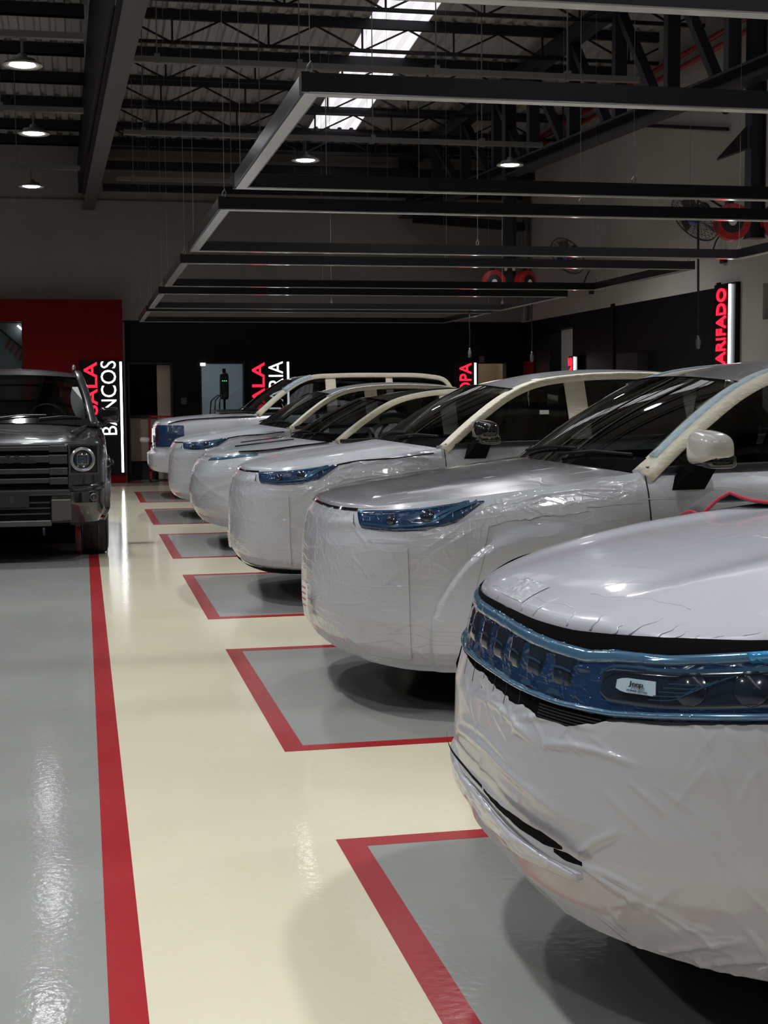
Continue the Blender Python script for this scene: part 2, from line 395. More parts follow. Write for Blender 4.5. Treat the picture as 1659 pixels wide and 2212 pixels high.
b = MB(); b.box((0, -0.02, 0), (0.03, 0.2, 2.15)); b.box((0.775, -0.02, 0), (0.805, 0.2, 2.15)); b.box((0.03, -0.02, 2.12), (0.775, 0.2, 2.15)); b.build('door_frame', 'plastic_black', d1)
MB().box((0.53, 0.16, 0.02), (0.77, 0.19, 2.11)).build('door_leaf', 'cream_board', d1)
w3 = empty('window_3', (WIN1[0], YB, WIN1[2]), kind='structure')
b = MB(); b.box((0, -0.015, 0), (0.025, 0.2, 1.2)); b.box((0.79, -0.015, 0), (0.815, 0.2, 1.2)); b.box((0.025, -0.015, 1.175), (0.79, 0.2, 1.2)); b.box((0.025, -0.015, 0), (0.79, 0.2, 0.025)); b.build('window_frame', 'steel_blue', w3)
MB().box((0.03, 0.1, 0.03), (0.785, 0.106, 1.17)).build('pane', 'glass_clear', w3)
d3 = empty('door_3', (DOOR3[0], YB, 0), kind='structure')
b = MB(); b.box((0, -0.02, 0), (0.02, 0.2, 2.12)); b.box((0.57, -0.02, 0), (0.59, 0.2, 2.12)); b.build('door_frame', 'plastic_black', d3)

# ------------------------------------------------------------------ roof
ceiling = empty('ceiling', (0, 0, 0), kind='structure')
SW = 0.84; X0 = 4.0-16*SW
def sheet_mesh(name, material, ya, yb):
    b = MB(); ys = [ya, yb]
    prof = []
    for k in range(4):
        o = k*0.21
        prof += [(o, 0), (o+0.085, 0), (o+0.11, 0.045), (o+0.165, 0.045), (o+0.19, 0)]
    prof.append((0.845, 0))
    P = np.array([[(px, y, roof_z(y)+pz) for px, pz in prof] for y in ys]); b.grid(P)
    return b.mesh(name, material)
s_far = sheet_mesh('roof_sheet', 'roof_metal', 5, YB+0.2); s_near = sheet_mesh('roof_sheet', 'roof_metal', YF, 5)
k_far = sheet_mesh('skylight_sheet', 'skylight', 6, 25.1); k_near = sheet_mesh('skylight_sheet', 'skylight', YF+2, 4)
k_end = sheet_mesh('roof_sheet', 'roof_metal', 25.1, YB+0.2); k_mid = sheet_mesh('roof_sheet', 'roof_metal', 4, 5); k_mid2 = sheet_mesh('roof_sheet', 'roof_metal', 5, 6); k_fr = sheet_mesh('roof_sheet', 'roof_metal', YF, YF+2)
for i in range(22):
    x = X0+i*SW
    if i in (6, 16):
        for me, nm in ((k_far, 'skylight_sheet'), (k_near, 'skylight_sheet'), (k_end, 'roof_sheet'), (k_mid, 'roof_sheet'), (k_mid2, 'roof_sheet'), (k_fr, 'roof_sheet')): place(nm, me, ceiling, (x, 0, 0))
    else:
        place('roof_sheet', s_far, ceiling, (x, 0, 0)); place('roof_sheet', s_near, ceiling, (x, 0, 0))
# solid purlins left of the girder, joists and purlins right of it
GX = 0.35
PY = [26.0, 25.05, 23.75, 22.5, 21.2, 19.65, 18.1, 16.6, 15.1, 13.6, 12.1, 10.0, 8.0, 6.0, 3.0, 0.0, -3.0, -6.0, -9.0]
vm = MB().box((-0.013, -0.013, -0.42), (0.013, 0.013, -0.10)).mesh('web_bar', 'steel_dark')
dm = [MB().bar((0, 0, -0.13), (0.60*q, 0, -0.42), 0.024, 0.024).mesh('web_bar', 'steel_dark') for q in (-1, 1)]
for y in PY:
    z = roof_z(y)
    b = MB(); b.box((XL, y-0.035, z-0.175), (GX-0.2, y+0.035, z-0.005)); b.box((XL, y-0.035, z-0.175), (GX-0.2, y+0.06, z-0.16)); b.build('purlin', 'steel_dark', ceiling)
    jo = MB().box((GX+0.1, y-0.035, z-0.14), (XW, y+0.035, z-0.008)).build('joist', 'steel_dark', ceiling)
    MB().box((GX+0.1, y-0.025, z-0.46), (XW, y+0.025, z-0.415)).build('lower_chord', 'steel_dark', jo)
    if not 14 < y < 25.5: continue
    x = GX+0.3
    while x < XW-0.7:
        place('web_bar', vm, jo, (x+0.65, y, z)); place('web_bar', dm[1], jo, (x, y, z)); place('web_bar', dm[0], jo, (x+1.3, y, z))
        x += 1.3
# girder left: lower beam with web plate and posts above it
gd = empty('girder', (0, 0, 0), kind='structure')
A, Bp = Vector((0.19, 26.15, 4.85)), Vector((0.80, 2.0, 4.85))
def gp(y, dx=0, z=4.85):
    t = (26.15-y)/(26.15-2.0); return (A.x+(Bp.x-A.x)*t+dx, y, z)
b = MB(); b.bar(gp(26.15, 0, 4.862), gp(2, 0, 4.862), 0.21, 0.024); b.bar(gp(26.15, 0, 5.0), gp(2, 0, 5.0), 0.016, 0.26); b.bar(gp(26.15, 0, 5.135), gp(2, 0, 5.135), 0.21, 0.024)
b.build('lower_beam', 'steel_beam', gd)
b = MB(); b.bar(gp(26.15, -0.14, 5.45), gp(2, -0.14, 5.45), 0.05, 0.6); b.build('web_plate', 'steel_dark', gd)
b = MB(); b.add([gp(26.15, -0.14, 5.7), gp(5, -0.14, 5.7), gp(5, -0.14, roof_z(5)-0.05), gp(26.15, -0.14, roof_z(26.15)-0.05), gp(26.15, -0.08, 5.7), gp(5, -0.08, 5.7), gp(5, -0.08, roof_z(5)-0.05), gp(26.15, -0.08, roof_z(26.15)-0.05)],
    [(0, 1, 2, 3), (7, 6, 5, 4), (0, 4, 5, 1), (1, 5, 6, 2), (2, 6, 7, 3), (3, 7, 4, 0)]); b.build('upper_plate', 'steel_dark', gd)
for y in np.arange(24.5, 5, -2.4):
    MB().bar(gp(y, 0.02, 5.14), gp(y, 0.02, roof_z(y)-0.05), 0.1, 0.1, (0, 1, 0)).build('post', 'steel_dark', gd)
# truss right
tr = empty('truss', (0, 0, 0), kind='structure')
TA, TB = Vector((5.95, 26.15, 4.80)), Vector((7.35, 14.2, 4.90))
def tp(s, dz=0): p = TA.lerp(TB, s); return (p.x, p.y, p.z+dz)
b = MB(); b.bar(tp(0, 0.02), tp(1.0, 0.02), 0.22, 0.03); b.bar(tp(0, 0.1), tp(1.0, 0.1), 0.03, 0.15); b.bar(tp(0, 0.19), tp(1.0, 0.19), 0.22, 0.03); b.build('lower_chord', 'steel_blue', tr)
def rz_at(s): return roof_z(TA.lerp(TB, s).y)-TA.lerp(TB, s).z
b = MB(); b.bar(tp(0, rz_at(0)-0.3), tp(1.0, rz_at(1.0)-0.3), 0.2, 0.22); b.build('upper_chord', 'steel_blue', tr)
for k in range(9):
    s0, s1 = (k+0.3)/9, (k+1.05)/9
    MB().bar(tp(s0, 0.2), tp(s0, rz_at(s0)-0.35), 0.16, 0.13, (0, 1, 0)).build('post', 'steel_blue', tr)
    if s1 <= 1: MB().bar(tp(s0, rz_at(s0)-0.4), tp(s1, 0.22), 0.12, 0.1, (0, 1, 0)).build('brace', 'steel_blue', tr)
# cross beams below the roof at the far end
for y, z in ((25.4, 5.55), (25.9, 5.25)):
    MB().box((GX+0.1, y-0.05, z-0.09), (XW, y+0.05, z+0.03)).build('purlin', 'steel_dark', ceiling)
# bracing beam between truss and wall (dark slanted piece at the back)
MB().bar((6.0, 25.6, 4.75), (8.2, 25.6, 4.62), 0.12, 0.16).build('purlin', 'steel_dark', ceiling)

# red fire pipes high on the right wall
for dz in (0, 0.16):
    o = MB().tube([(XW-0.12, 14.6, 5.95+dz), (XW-0.12, 26, 5.95+dz)], 0.035, 10).build('fire_pipe', 'red_pipe', None, True)
    setp(o, 'thin red pipe along the top of the right wall, %s of two' % ('lower' if dz == 0 else 'upper'), 'pipe', 'red pipes')
# cable trays that carry the high bay lamps
def tray(y, x0, x1, z, lab):
    t = empty('cable_tray', ((x0+x1)/2, y, z), label=lab, cat='cable tray', group='cable trays under the roof')
    L = (x1-x0)/2; b = MB(); b.box((-L, -0.04, -0.03), (L, 0.04, -0.024)); b.box((-L, -0.04, -0.024), (L, -0.034, 0.03)); b.box((-L, 0.034, -0.024), (L, 0.04, 0.03)); b.build('channel', 'galvanised', t)
    hx = -L+0.25
    while hx < L:
        MB().box((hx-0.03, -0.05, -0.04), (hx+0.03, 0.05, 0.06)).build('clip', 'galvanised', t)
        MB().box((hx-0.006, -0.006, 0.06), (hx+0.006, 0.006, roof_z(y)-z-0.05)).build('hanger_rod', 'galvanised', t); hx += 1.5
TRAYS = [(13.99, -8.6, 0.1, 'galvanised tray above the nearest visible lamp, left of the girder'), (17.47, -8.6, 0.1, 'galvanised tray above the second lamp, left of the girder'), (21.7, -8.6, 0.05, 'galvanised tray above the lamp closest to the back wall')]
for y, x0, x1, lab in TRAYS: tray(y, x0, x1, 4.88, lab)
for y, z, lab in ((18.75, 4.88, 'long pale tray carrying the two lamps right of the girder'), (22.4, 4.85, 'pale tray right of the girder, closest to the back wall'), (15.3, 5.0, 'pale tray right of the girder, nearest the camera')): tray(y, 0.6, 6.2, z, lab)
# high bay lamps
def lamp_proto():
    t = empty('high_bay_lamp')
    MB().lathe([(0.178, 0.0), (0.180, 0.006), (0.172, 0.014), (0.13, 0.022), (0.12, 0.05), (0.05, 0.06), (0.04, 0.10), (0.012, 0.11)], n=32).build('housing', 'galvanised', t, True, 40)
    MB().lathe([(0.0, -0.014), (0.09, -0.012), (0.130, 0.0), (0.130, 0.004)], n=16).build('lens', 'lamp_lens_on', t, True)
    return_light = bpy.data.lights.new('lamp_light', 'AREA'); return_light.shape = 'DISK'; return_light.size = 0.24; return_light.energy = LAMP_WATT; return_light.color = (0.97, 0.985, 1.0); return_light.spread = math.radians(132)
    lo = bpy.data.objects.new('lamp_light', return_light); COL.objects.link(lo); lo.parent = t; lo.location = (0, 0, -0.022)
    MB().lathe([(0.178, 0.0), (0.188, -0.006), (0.176, -0.012), (0.14, -0.002)], n=32).build('rim', 'diffuser_off', t, True)
    MB().tube([(0, 0, 0.10), (0, 0, 0.238)], 0.014, 8).build('stem', 'galvanised', t)
    return t
LP = []
for x, y, lab in ((-0.47, 13.99, 'nearest lit lamp of the column left of the girder'), (-0.48, 17.47, 'middle lit lamp of the column left of the girder'), (-0.65, 21.7, 'lit lamp left of the girder, in front of back wall'), (2.955, 18.8, 'lit round lamp hanging by the skylight, above the frame lights'), (5.737, 18.72, 'lit round lamp beside the truss, right of the skylight')): LP.append((x, y, 4.6, lab, 'round white high bay lamp, '+lab))
for x, y in [(-0.5, q) for q in (10.3, 6.6, 3.0, -1.0)]+[(-4.2, q) for q in (18.0, 10.3, 3.0, -4.5)]+[(q, w) for q in (2.95, 5.74) for w in (10.7, 3.0, -4.5)]: LP.append((x, y, 4.6, '', 'round white high bay lamp overhead, out of the picture'))
proto = lamp_proto()
for i, (x, y, z, _, lab) in enumerate(LP):
    o = proto if i == 0 else copy_tree(proto)
    o.location = (x, y, z); setp(o, lab, 'lamp', 'high bay lamps')

# ================================================================== HANGING LIGHT FRAMES
FX0, FX1, FD, FZ = 0.92, 6.0, 2.74, 2.80
def frame_proto():
    t = empty('light_frame'); L = FX1-FX0; w, h = 0.085, 0.078
    nb = MB().box((0, 0, -h), (L, w, 0)).mesh('bar', 'frame_black')
    ob = place('bar', nb, t); place('bar', nb, t, (0, FD-w, 0))
    sb = MB().box((0, w, -h), (w, FD-w, 0)).mesh('bar', 'frame_side')
    s1 = place('bar', sb, t); s2 = place('bar', sb, t, (L-w, 0, 0))
    dl = MB().box((0.012, 0.012, -h-0.006), (L-0.012, w-0.012, -h)).mesh('diffuser', 'diffuser_off')
    place('diffuser', dl, t); place('diffuser', dl, t, (0, FD-w, 0))
    ds = MB().box((0.012, w-0.012, -h-0.006), (w-0.012, FD-w+0.012, -h)).mesh('diffuser', 'diffuser_off')
    place('diffuser', ds, t); place('diffuser', ds, t, (L-w, 0, 0))
    for y in (0.004, FD-0.004-0.001):
        e = MB().box((0, y-0.004, -h-0.004), (L, y+0.004, -h)).build('edge_strip', 'chrome', t)
    cm = MB().box((-0.003, -0.003, -h-0.002), (0.03, 0.03, 0.003)).mesh('corner_plate', 'frame_black')
    for x, y in ((0, 0), (L-0.027, 0), (0, FD-0.027), (L-0.027, FD-0.027)): place('corner_plate', cm, t, (x, y, 0))
    return t
def frame_wires(t, y0):
    L = FX1-FX0
    for yy in (0.04, FD-0.04):
        for x in (0.04, L*0.5, L-0.04):
            top = roof_z(y0+yy)-FZ+0.005
            wv = MB().tube([(x, yy, 0.05), (x, yy, top)], 0.0016, 6).build('suspension_wire', 'wire', t)
            MB().tube([(x-0.012, yy, 0.0), (x-0.012, yy, 0.03), (x+0.004, yy, 0.055), (x+0.012, yy, 0.03), (x+0.004, yy, 0.0)], 0.004, 6).build('hook', 'wire', wv)
fp0 = frame_proto()
FR = [(1.79, 'nearest hanging rectangular light frame, cut off by the top of the picture'), (5.92, 'hanging rectangular light frame above the car with the white mirror'), (9.57, 'third hanging rectangular light frame from the camera'),
      (13.33, 'hanging rectangular light frame whose end corner shows left of the air hose, fourth from camera'), (17.13, 'fifth hanging rectangular light frame from the camera'), (20.5, 'farthest hanging rectangular light frame, small, near the back wall')]
for i, (y, lab) in enumerate(FR):
    o = fp0 if i == 0 else copy_tree(fp0); o.location = (FX0, y, FZ); setp(o, lab, 'light fixture', 'hanging light frames')
for i, (y, lab) in enumerate(FR):
    o = [q for q in bpy.data.objects if q.get('label') == lab][0]; frame_wires(o, y)

# ================================================================== SIGNS
def sign_back(x0, x1, z0, z1, y, words, tube_x, lab, nm='wall_sign'):
    t = empty(nm, ((x0+x1)/2, y, z0), label=lab, cat='sign', group='illuminated vertical signs'); c = (x0+x1)/2
    MB().box((x0-c, -0.07, 0), (x1-c, 0, z1-z0)).build('panel', 'sign_black', t)
    MB().tube([(tube_x-c, -0.082, 0.02), (tube_x-c, -0.082, z1-z0-0.02)], 0.02, 10).build('tube_light', 'neon_white', t, True)
    for txt, material, ztop, length, xr, cap in words:
        me = text_mesh('lettering', txt, material, length, cap, 0.02, ((0, 0, 1), (-1, 0, 0), (0, -1, 0), (xr-c, -0.072, ztop-z0-length)), 0.012 if material == 'neon_red' else -0.004)
        place('lettering', me, t)
sign_back(-0.04, 0.735, 0.175, 2.172, RP, [('SALA', 'neon_red', 2.150, 0.93, 0.275, 0.235), ('BANCOS', 'letter_white', 2.165, 1.30, 0.60, 0.265)], 0.685, 'black sign reading SALA BANCOS on the red partition, partly behind the dark vehicle')
sign_back(2.98, 3.80, 0.175, 2.175, YB, [('SALA', 'neon_red', 2.150, 0.93, 3.30, 0.235), ('FUNILARIA', 'letter_white', 2.165, 1.62, 3.64, 0.265)], 3.735, 'black sign reading SALA FUNILARIA beside the small lit window')
sign_back(6.90, 7.365, 0.9, 2.15, YB, [('COPA', 'neon_red', 2.130, 0.80, 7.24, 0.235)], 7.315, 'sign reading COPA in red with a white tube on back wall')
def sign_right(y0, y1, z0, z1, words, tube_y, lab):
    t = empty('wall_sign', (XW, (y0+y1)/2, z0), label=lab, cat='sign', group='illuminated vertical signs'); c = (y0+y1)/2
    MB().box((-0.07, y0-c, 0), (0, y1-c, z1-z0)).build('panel', 'sign_black', t)
    MB().tube([(-0.085, tube_y-c, 0.02), (-0.085, tube_y-c, z1-z0-0.02)], 0.017, 10).build('tube_light', 'neon_white', t, True)
    for txt, material, ztop, length, yr, cap in words:
        me = text_mesh('lettering', txt, material, length, cap, 0.02, ((0, 0, 1), (0, 1, 0), (-1, 0, 0), (-0.072, yr-c, ztop-z0-length)), 0.012)
        place('lettering', me, t)
sign_right(16.93, 17.55, 0.9, 2.915, [('ALMOXARIFADO', 'neon_red', 2.86, 1.80, 17.19, 0.26)], 17.06, 'tall sign reading ALMOXARIFADO in red with a white tube on right wall')
sign_right(22.85, 23.27, 0.9, 2.165, [('PEÇAS', 'neon_red', 2.14, 0.95, 23.06, 0.2)], 22.95, 'small sign reading PEÇAS in red beside the doorway of right wall')

# ================================================================== SMALL THINGS ON WALLS AND POSTS
def drop_post(x, y, z0, lab):
    t = empty('drop_post', (x, y, z0), label=lab, cat='post', group='steel posts that carry the hose reels')
    H = roof_z(y)-z0-0.05
    b = MB(); b.box((-0.09, -0.08, 0), (-0.075, 0.08, H)); b.box((0.075, -0.08, 0), (0.09, 0.08, H)); b.box((-0.075, -0.008, 0), (0.075, 0.008, H)); b.build('column', 'steel_blue', t)
    MB().box((-0.1, -0.09, -0.01), (0.1, 0.09, 0.0)).build('end_plate', 'steel_dark', t)
    return t
def reel(x, y, z, r, nrm, lab):
    t = empty('hose_reel', (x, y, z), label=lab, cat='hose reel', group='red hose reels'); n = Vector(nrm).normalized()
    MB().lathe([(r*0.62, -0.075), (r*0.97, -0.07), (r, -0.055), (r*0.97, -0.03), (r*0.86, -0.02), (r*0.86, 0.02), (r*0.97, 0.03), (r, 0.055), (r*0.97, 0.07), (r*0.62, 0.078)], axis=n, n=36).build('drum', 'reel_red', t, True, 50)
    MB().lathe([(r*0.62, 0.0), (r*0.60, 0.09), (r*0.2, 0.097), (r*0.2, 0.09)], axis=n, n=28).build('hub', 'plastic_black', t, True, 40)
    MB().lathe([(r*0.22, 0.09), (r*0.22, 0.103), (r*0.21, 0.105)], axis=n, n=20).build('badge', 'label_white', t)
    b = MB()
    e1 = n.orthogonal().normalized(); e2 = n.cross(e1)
    for k in range(6):
        a = k*PI/3; d = e1*math.cos(a)+e2*math.sin(a); b.bar(d*r*0.68+n*0.077, d*r*0.94+n*0.072, 0.012, 0.008, n)
    b.build('rib', 'red_metal', t)
    MB().box((-0.03, 0.02, r*0.2), (0.03, 0.12, r*1.18)).build('bracket', 'plastic_black', t)
P1 = (7.47, 15.0); P2 = (6.5, 21.25)
drop_post(P1[0], P1[1], 3.24, 'dark blue steel post holding hose reels at the right edge')
drop_post(P2[0], P2[1], 3.04, 'dark blue steel post holding hose reels in front of the back wall')
reel(7.17, 14.95, 3.40, 0.205, (-0.35, -1, 0), 'large red hose reel with black hub left of the near post')
reel(7.72, 14.9, 3.42, 0.205, (-0.2, -1, 0), 'large red hose reel cut off by the right edge')
reel(6.23, 21.2, 3.235, 0.185, (-0.1, -1, 0), 'small red hose reel left of the far post')
reel(6.74, 21.2, 3.235, 0.185, (0.5, -0.85, 0), 'small red hose reel right of the far post')
def filter_unit(x, y, z, lab):
    t = empty('air_filter', (x, y, z), label=lab, cat='air filter', group='air line filters')
    MB().soft((0, 0, 0.06), (0.06, 0.06, 0.06), 0.5).build('head', 'plastic_black', t, True)
    MB().lathe([(0.0, -0.07), (0.018, -0.065), (0.026, -0.05), (0.026, 0.03), (0.03, 0.035)], n=16).build('bowl', 'pale_plastic', t, True)
for dx, l in ((-0.13, 'pale air filter bowl left of the near post'), (0.02, 'pale air filter bowl in front of the near post')): filter_unit(P1[0]+dx, P1[1]-0.14, 3.70, l)
for dx, l in ((-0.1, 'tiny pale air filter left of the far post'), (0.03, 'tiny pale air filter in front of the far post')): filter_unit(P2[0]+dx, P2[1]-0.14, 3.47, l)
def fan(c, nrm, r, lab, arm_to):
    t = empty('wall_fan', c, label=lab, cat='fan', group='cage fans'); n = Vector(nrm).normalized(); e1 = n.orthogonal().normalized(); e2 = n.cross(e1)
    def circ(rr, h, k=40): return [n*h+(e1*math.cos(2*PI*i/k)+e2*math.sin(2*PI*i/k))*rr for i in range(k+1)]
    MB().tube(circ(r, 0), 0.009, 6, False).build('cage_ring', 'cage_wire', t, True)
    b = MB()
    for h in (0.06, -0.06):
        for rr in (0.35, 0.62, 0.85): b.tube(circ(r*rr, h*(1-rr*rr*0.7), 28), 0.0026, 4, False)
        for k in range(28):
            d = e1*math.cos(2*PI*k/28)+e2*math.sin(2*PI*k/28)
            b.tube([d*0.05+n*h, d*r*0.6+n*h*0.75, d*r], 0.0024, 4, False)
    b.build('cage', 'cage_wire', t)
    for k in range(3):
        a = 2*PI*k/3; P = []
        for i in range(7):
            rr = 0.04+(r*0.85-0.04)*i/6; row = []
            for j in range(4):
                th = a+(j/3-0.5)*(0.95-0.35*i/6); d = e1*math.cos(th)+e2*math.sin(th); row.append(tuple(d*rr+n*(j/3-0.5)*0.06))
            P.append(row)
        MB().grid(np.array(P)).build('blade', 'plastic_black', t, True)
    MB().lathe([(0.0, 0.075), (0.045, 0.07), (0.05, 0.0), (0.05, -0.02)], axis=n, n=18).build('hub', 'blue_plastic', t, True)
    MB().lathe([(0.06, -0.03), (0.07, -0.05), (0.07, -0.2), (0.05, -0.22)], axis=n, n=18).build('motor', 'plastic_black', t, True, 40)
    MB().tube([n*-0.15, Vector(arm_to)-Vector(c)], 0.02, 8).build('arm', 'steel_dark', t)
fan((6.70, 14.9, 3.43), (-0.756, -0.2, -0.68), 0.31, 'large cage fan left of the near red hose reel', (7.4, 15.0, 3.48))
fan((7.46, 21.3, 3.66), (-0.75, -0.35, -0.58), 0.32, 'smaller cage fan on the right wall, right of the far post', (XW-0.01, 21.6, 3.75))
# loudspeaker and triangular plate on the near post
ls = empty('loudspeaker', (7.22, 15.0, 4.72), label='dark horn loudspeaker on the near post, high up', cat='loudspeaker')
MB().lathe([(0.11, -0.14), (0.115, -0.13), (0.05, 0.05), (0.04, 0.12)], axis=(0.8, 0.1, 0.1), n=20).build('horn', 'steel_dark', ls, True, 50)
MB().box((0.08, -0.03, -0.05), (0.2, 0.03, -0.02)).build('bracket', 'steel_dark', ls)
tp_ = empty('triangular_plate', (7.36, 14.98, 4.28), label='dark triangular plate fixed to the near post under the loudspeaker', cat='plate')
MB().add([(0, 0, 0.2), (-0.36, 0, -0.18), (0, 0, -0.05), (0, 0.03, 0.2), (-0.36, 0.03, -0.18), (0, 0.03, -0.05)], [(0, 1, 2), (5, 4, 3), (0, 3, 4, 1), (1, 4, 5, 2), (2, 5, 3, 0)]).build('plate', 'steel_dark', tp_)
MB().bar((-0.36, 0.0, -0.19), (0, 0, -0.06), 0.03, 0.02).build('rim', 'satin_grey', tp_)
o = MB().tube([(XW-0.05, 20.0, 5.44), (XW-0.05, 17.25, 4.88)], 0.025, 8).build('wall_rod', 'steel_dark'); setp(o, 'long dark rod on the right wall behind the wires', 'rod')
def socket(y, z, lab):
    t = empty('wall_socket', (XW, y, z), label=lab, cat='socket', group='black sockets on right wall')
    MB().box((-0.05, -0.06, -0.08), (0, 0.06, 0.08)).build('box', 'plastic_black', t)
    MB().tube([(-0.05, 0.0, 0), (-0.1, 0.12, 0.0), (-0.1, 0.2, 0.06), (-0.06, 0.16, 0.22), (-0.03, 0.1, 0.3)], 0.01, 6).build('cable', 'plastic_black', t, True)
socket(17.38, 3.27, 'black wall socket with cable above the tall red lettered sign'); socket(22.3, 3.23, 'tiny black wall socket with cable above the doorway')
o = MB().tube([(XW-0.1, 25.6, 2.9), (XW-0.1, 25.6, 5.6)], 0.07, 12).build('downpipe', 'galvanised', None, True); setp(o, 'grey vertical pipe in the far right corner above the black band', 'pipe')
ac = empty('wall_cabinet', (XW, 20.36, 1.85), label='dark louvred wall unit on the black right wall', cat='wall unit')
MB().box((-0.18, -0.42, 0), (0, 0.42, 0.27)).build('body', 'plastic_black', ac)
for k in range(5): MB().box((-0.195, -0.36, 0.03+k*0.045), (-0.18, 0.1, 0.05+k*0.045)).build('louvre', 'steel_dark', ac)
def cord(x, y, z1, z0, r, lab, sag=0.0):
    t = empty('hanging_cord', (x, y, z0), label=lab, cat='cord', group='hanging cords')
    MB().tube([(0, 0, 0.1), (0.004, 0, (z1-z0)*0.4), (-0.004+sag, 0, (z1-z0)*0.75), (sag*2, 0, z1-z0)], r, 8).build('cord', 'plastic_black', t, True)
    MB().lathe([(0.0, -0.03), (0.022, -0.02), (0.026, 0.05), (0.012, 0.09), (0.012, 0.11)], n=12).build('nozzle', 'galvanised', t, True)
cord(5.47, 19.83, 2.716, 2.07, 0.008, 'thin black cord with pale end hanging before the back wall'); cord(5.96, 18.45, 2.716, 1.97, 0.008, 'thin black cord with pale end hanging left of the open doorway')
t = empty('air_hose', (6.575, 14.5, 2.02), label='long black air hose from the large reel with hanging nozzle', cat='hose')
MB().tube([(0, 0, 0.08), (-0.005, 0, 0.6), (-0.012, 0, 1.2), (0.02, 0.1, 1.5), (0.08, 0.2, 1.62), (0.25, 0.35, 1.63), (0.45, 0.42, 1.55)], 0.013, 8).build('hose', 'rubber', t, True)
MB().lathe([(0.0, -0.05), (0.02, -0.04), (0.03, 0.04), (0.014, 0.08), (0.014, 0.1)], n=12).build('nozzle', 'galvanised', t, True)
# emergency light, switches
o = MB().box((2.13, YB-0.06, 2.09), (2.22, YB-0.016, 2.14)).build('emergency_light', 'letter_white'); setp(o, 'tiny white emergency light at the upper left window corner', 'light')
for x, z, l in ((1.82, 1.45, 'small pale switch plate between the door and the window'), (7.46, 2.2, 'tiny switch plate above the kitchen doorway')):
    o = MB().box((x-0.05, YB-0.02, z-0.06), (x+0.05, YB, z+0.06)).build('switch_plate', 'satin_grey'); setp(o, l, 'switch')
# ------------------------------------------------------------------ things inside the far doorway and window
ct = empty('counter', (1.2, YB+0.65, 0), label='cream counter inside the dark far doorway', cat='counter')
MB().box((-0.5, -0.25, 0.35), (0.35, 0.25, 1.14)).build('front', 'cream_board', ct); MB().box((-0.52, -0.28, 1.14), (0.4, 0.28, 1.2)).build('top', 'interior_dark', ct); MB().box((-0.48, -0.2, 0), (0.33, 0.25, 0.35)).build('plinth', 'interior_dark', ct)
tl = empty('tool_trolley', (1.38, 25.9, 0), label='open red metal trolley standing by the far doorway', cat='trolley')
for x in (-0.2, 0.2):
    for y in (-0.16, 0.16): MB().box((x-0.015, y-0.015, 0.06), (x+0.015, y+0.015, 1.18)).build('post', 'red_metal', tl); MB().lathe([(0.0, -0.015), (0.03, -0.015), (0.03, 0.015), (0, 0.015)], (x, y, 0.03), (1, 0, 0), 12).build('castor', 'rubber', tl)
for z in (0.2, 0.68, 1.16): MB().box((-0.215, -0.175, z), (0.215, 0.175, z+0.03)).build('shelf', 'red_metal', tl)
o = MB().soft((1.1, 25.86, 0.76), (0.2, 0.14, 0.1), 0.8, fn=lambda p: p*(1+0.25*noise.noise(p*18))).build('rag', 'label_white', None, True); o.parent = None; setp(o, 'pale crumpled rag hanging on the red trolley', 'rag')
ch = empty('test_device', (2.62, YB+0.6, 0), label='black device with green lights and hanging cables behind the window', cat='device')
MB().soft((0, 0, 1.72), (0.17, 0.12, 0.5), 0.35).build('body', 'plastic_black', ch, True); MB().box((-0.02, -0.02, 0), (0.02, 0.02, 1.5)).build('stand', 'steel_dark', ch); MB().box((-0.2, -0.2, 0), (0.2, 0.2, 0.04)).build('base', 'steel_dark', ch)
MB().box((-0.03, -0.03, 1.95), (0.03, 0.03, 2.05)).build('antenna', 'plastic_black', ch)
for k in range(3): MB().cbox((-0.035+k*0.035, -0.063, 1.82), (0.016, 0.006, 0.012)).build('indicator', 'led_green', ch)
for k in range(4):
    x = -0.26+k*0.08; MB().tube([(0.0, -0.06, 1.5), (x*0.5, -0.1, 1.56), (x, -0.12, 1.45), (x*1.1, -0.12, 1.2), (x*0.9, -0.1, 1.02)], 0.012, 6).build('cable', 'rubber', ch, True)
o = MB().box((XW-0.04, 25.35, 0), (XW-0.001, 25.92, 2.15)).build('wall_panel', 'wall_red'); setp(o, 'narrow red panel on the far end of the right wall', 'panel'); bevelled(o, 0.006)

# ================================================================== CARS
def sstep(a, b, x): t = np.clip((x-a)/(b-a), 0, 1); return t*t*(3-2*t)
def spline(pts, n):
    """smooth curve through the points, resampled to n points of equal arc length"""
    P = np.array(pts, float); P = np.vstack([2*P[0]-P[1], P, 2*P[-1]-P[-2]]); out = []
    for i in range(1, len(P)-2):
        p0, p1, p2, p3 = P[i-1:i+3]
        t01, t12, t23 = [max(np.linalg.norm(b-a), 1e-6)**0.5 for a, b in ((p0, p1), (p1, p2), (p2, p3))]
        m1 = p2-p1+t12*((p1-p0)/t01-(p2-p0)/(t01+t12)); m2 = p2-p1+t12*((p3-p2)/t23-(p3-p1)/(t12+t23))
        for t in np.linspace(0, 1, 40, endpoint=False):
            out.append((2*t**3-3*t**2+1)*p1+(t**3-2*t**2+t)*m1+(-2*t**3+3*t**2)*p2+(t**3-t**2)*m2)
    out.append(P[-2]); out = np.array(out); s = np.concatenate([[0], np.cumsum(np.linalg.norm(np.diff(out, axis=0), axis=1))])
    u = np.linspace(0, s[-1], n); return np.stack([np.interp(u, s, out[:, k]) for k in range(out.shape[1])], 1)
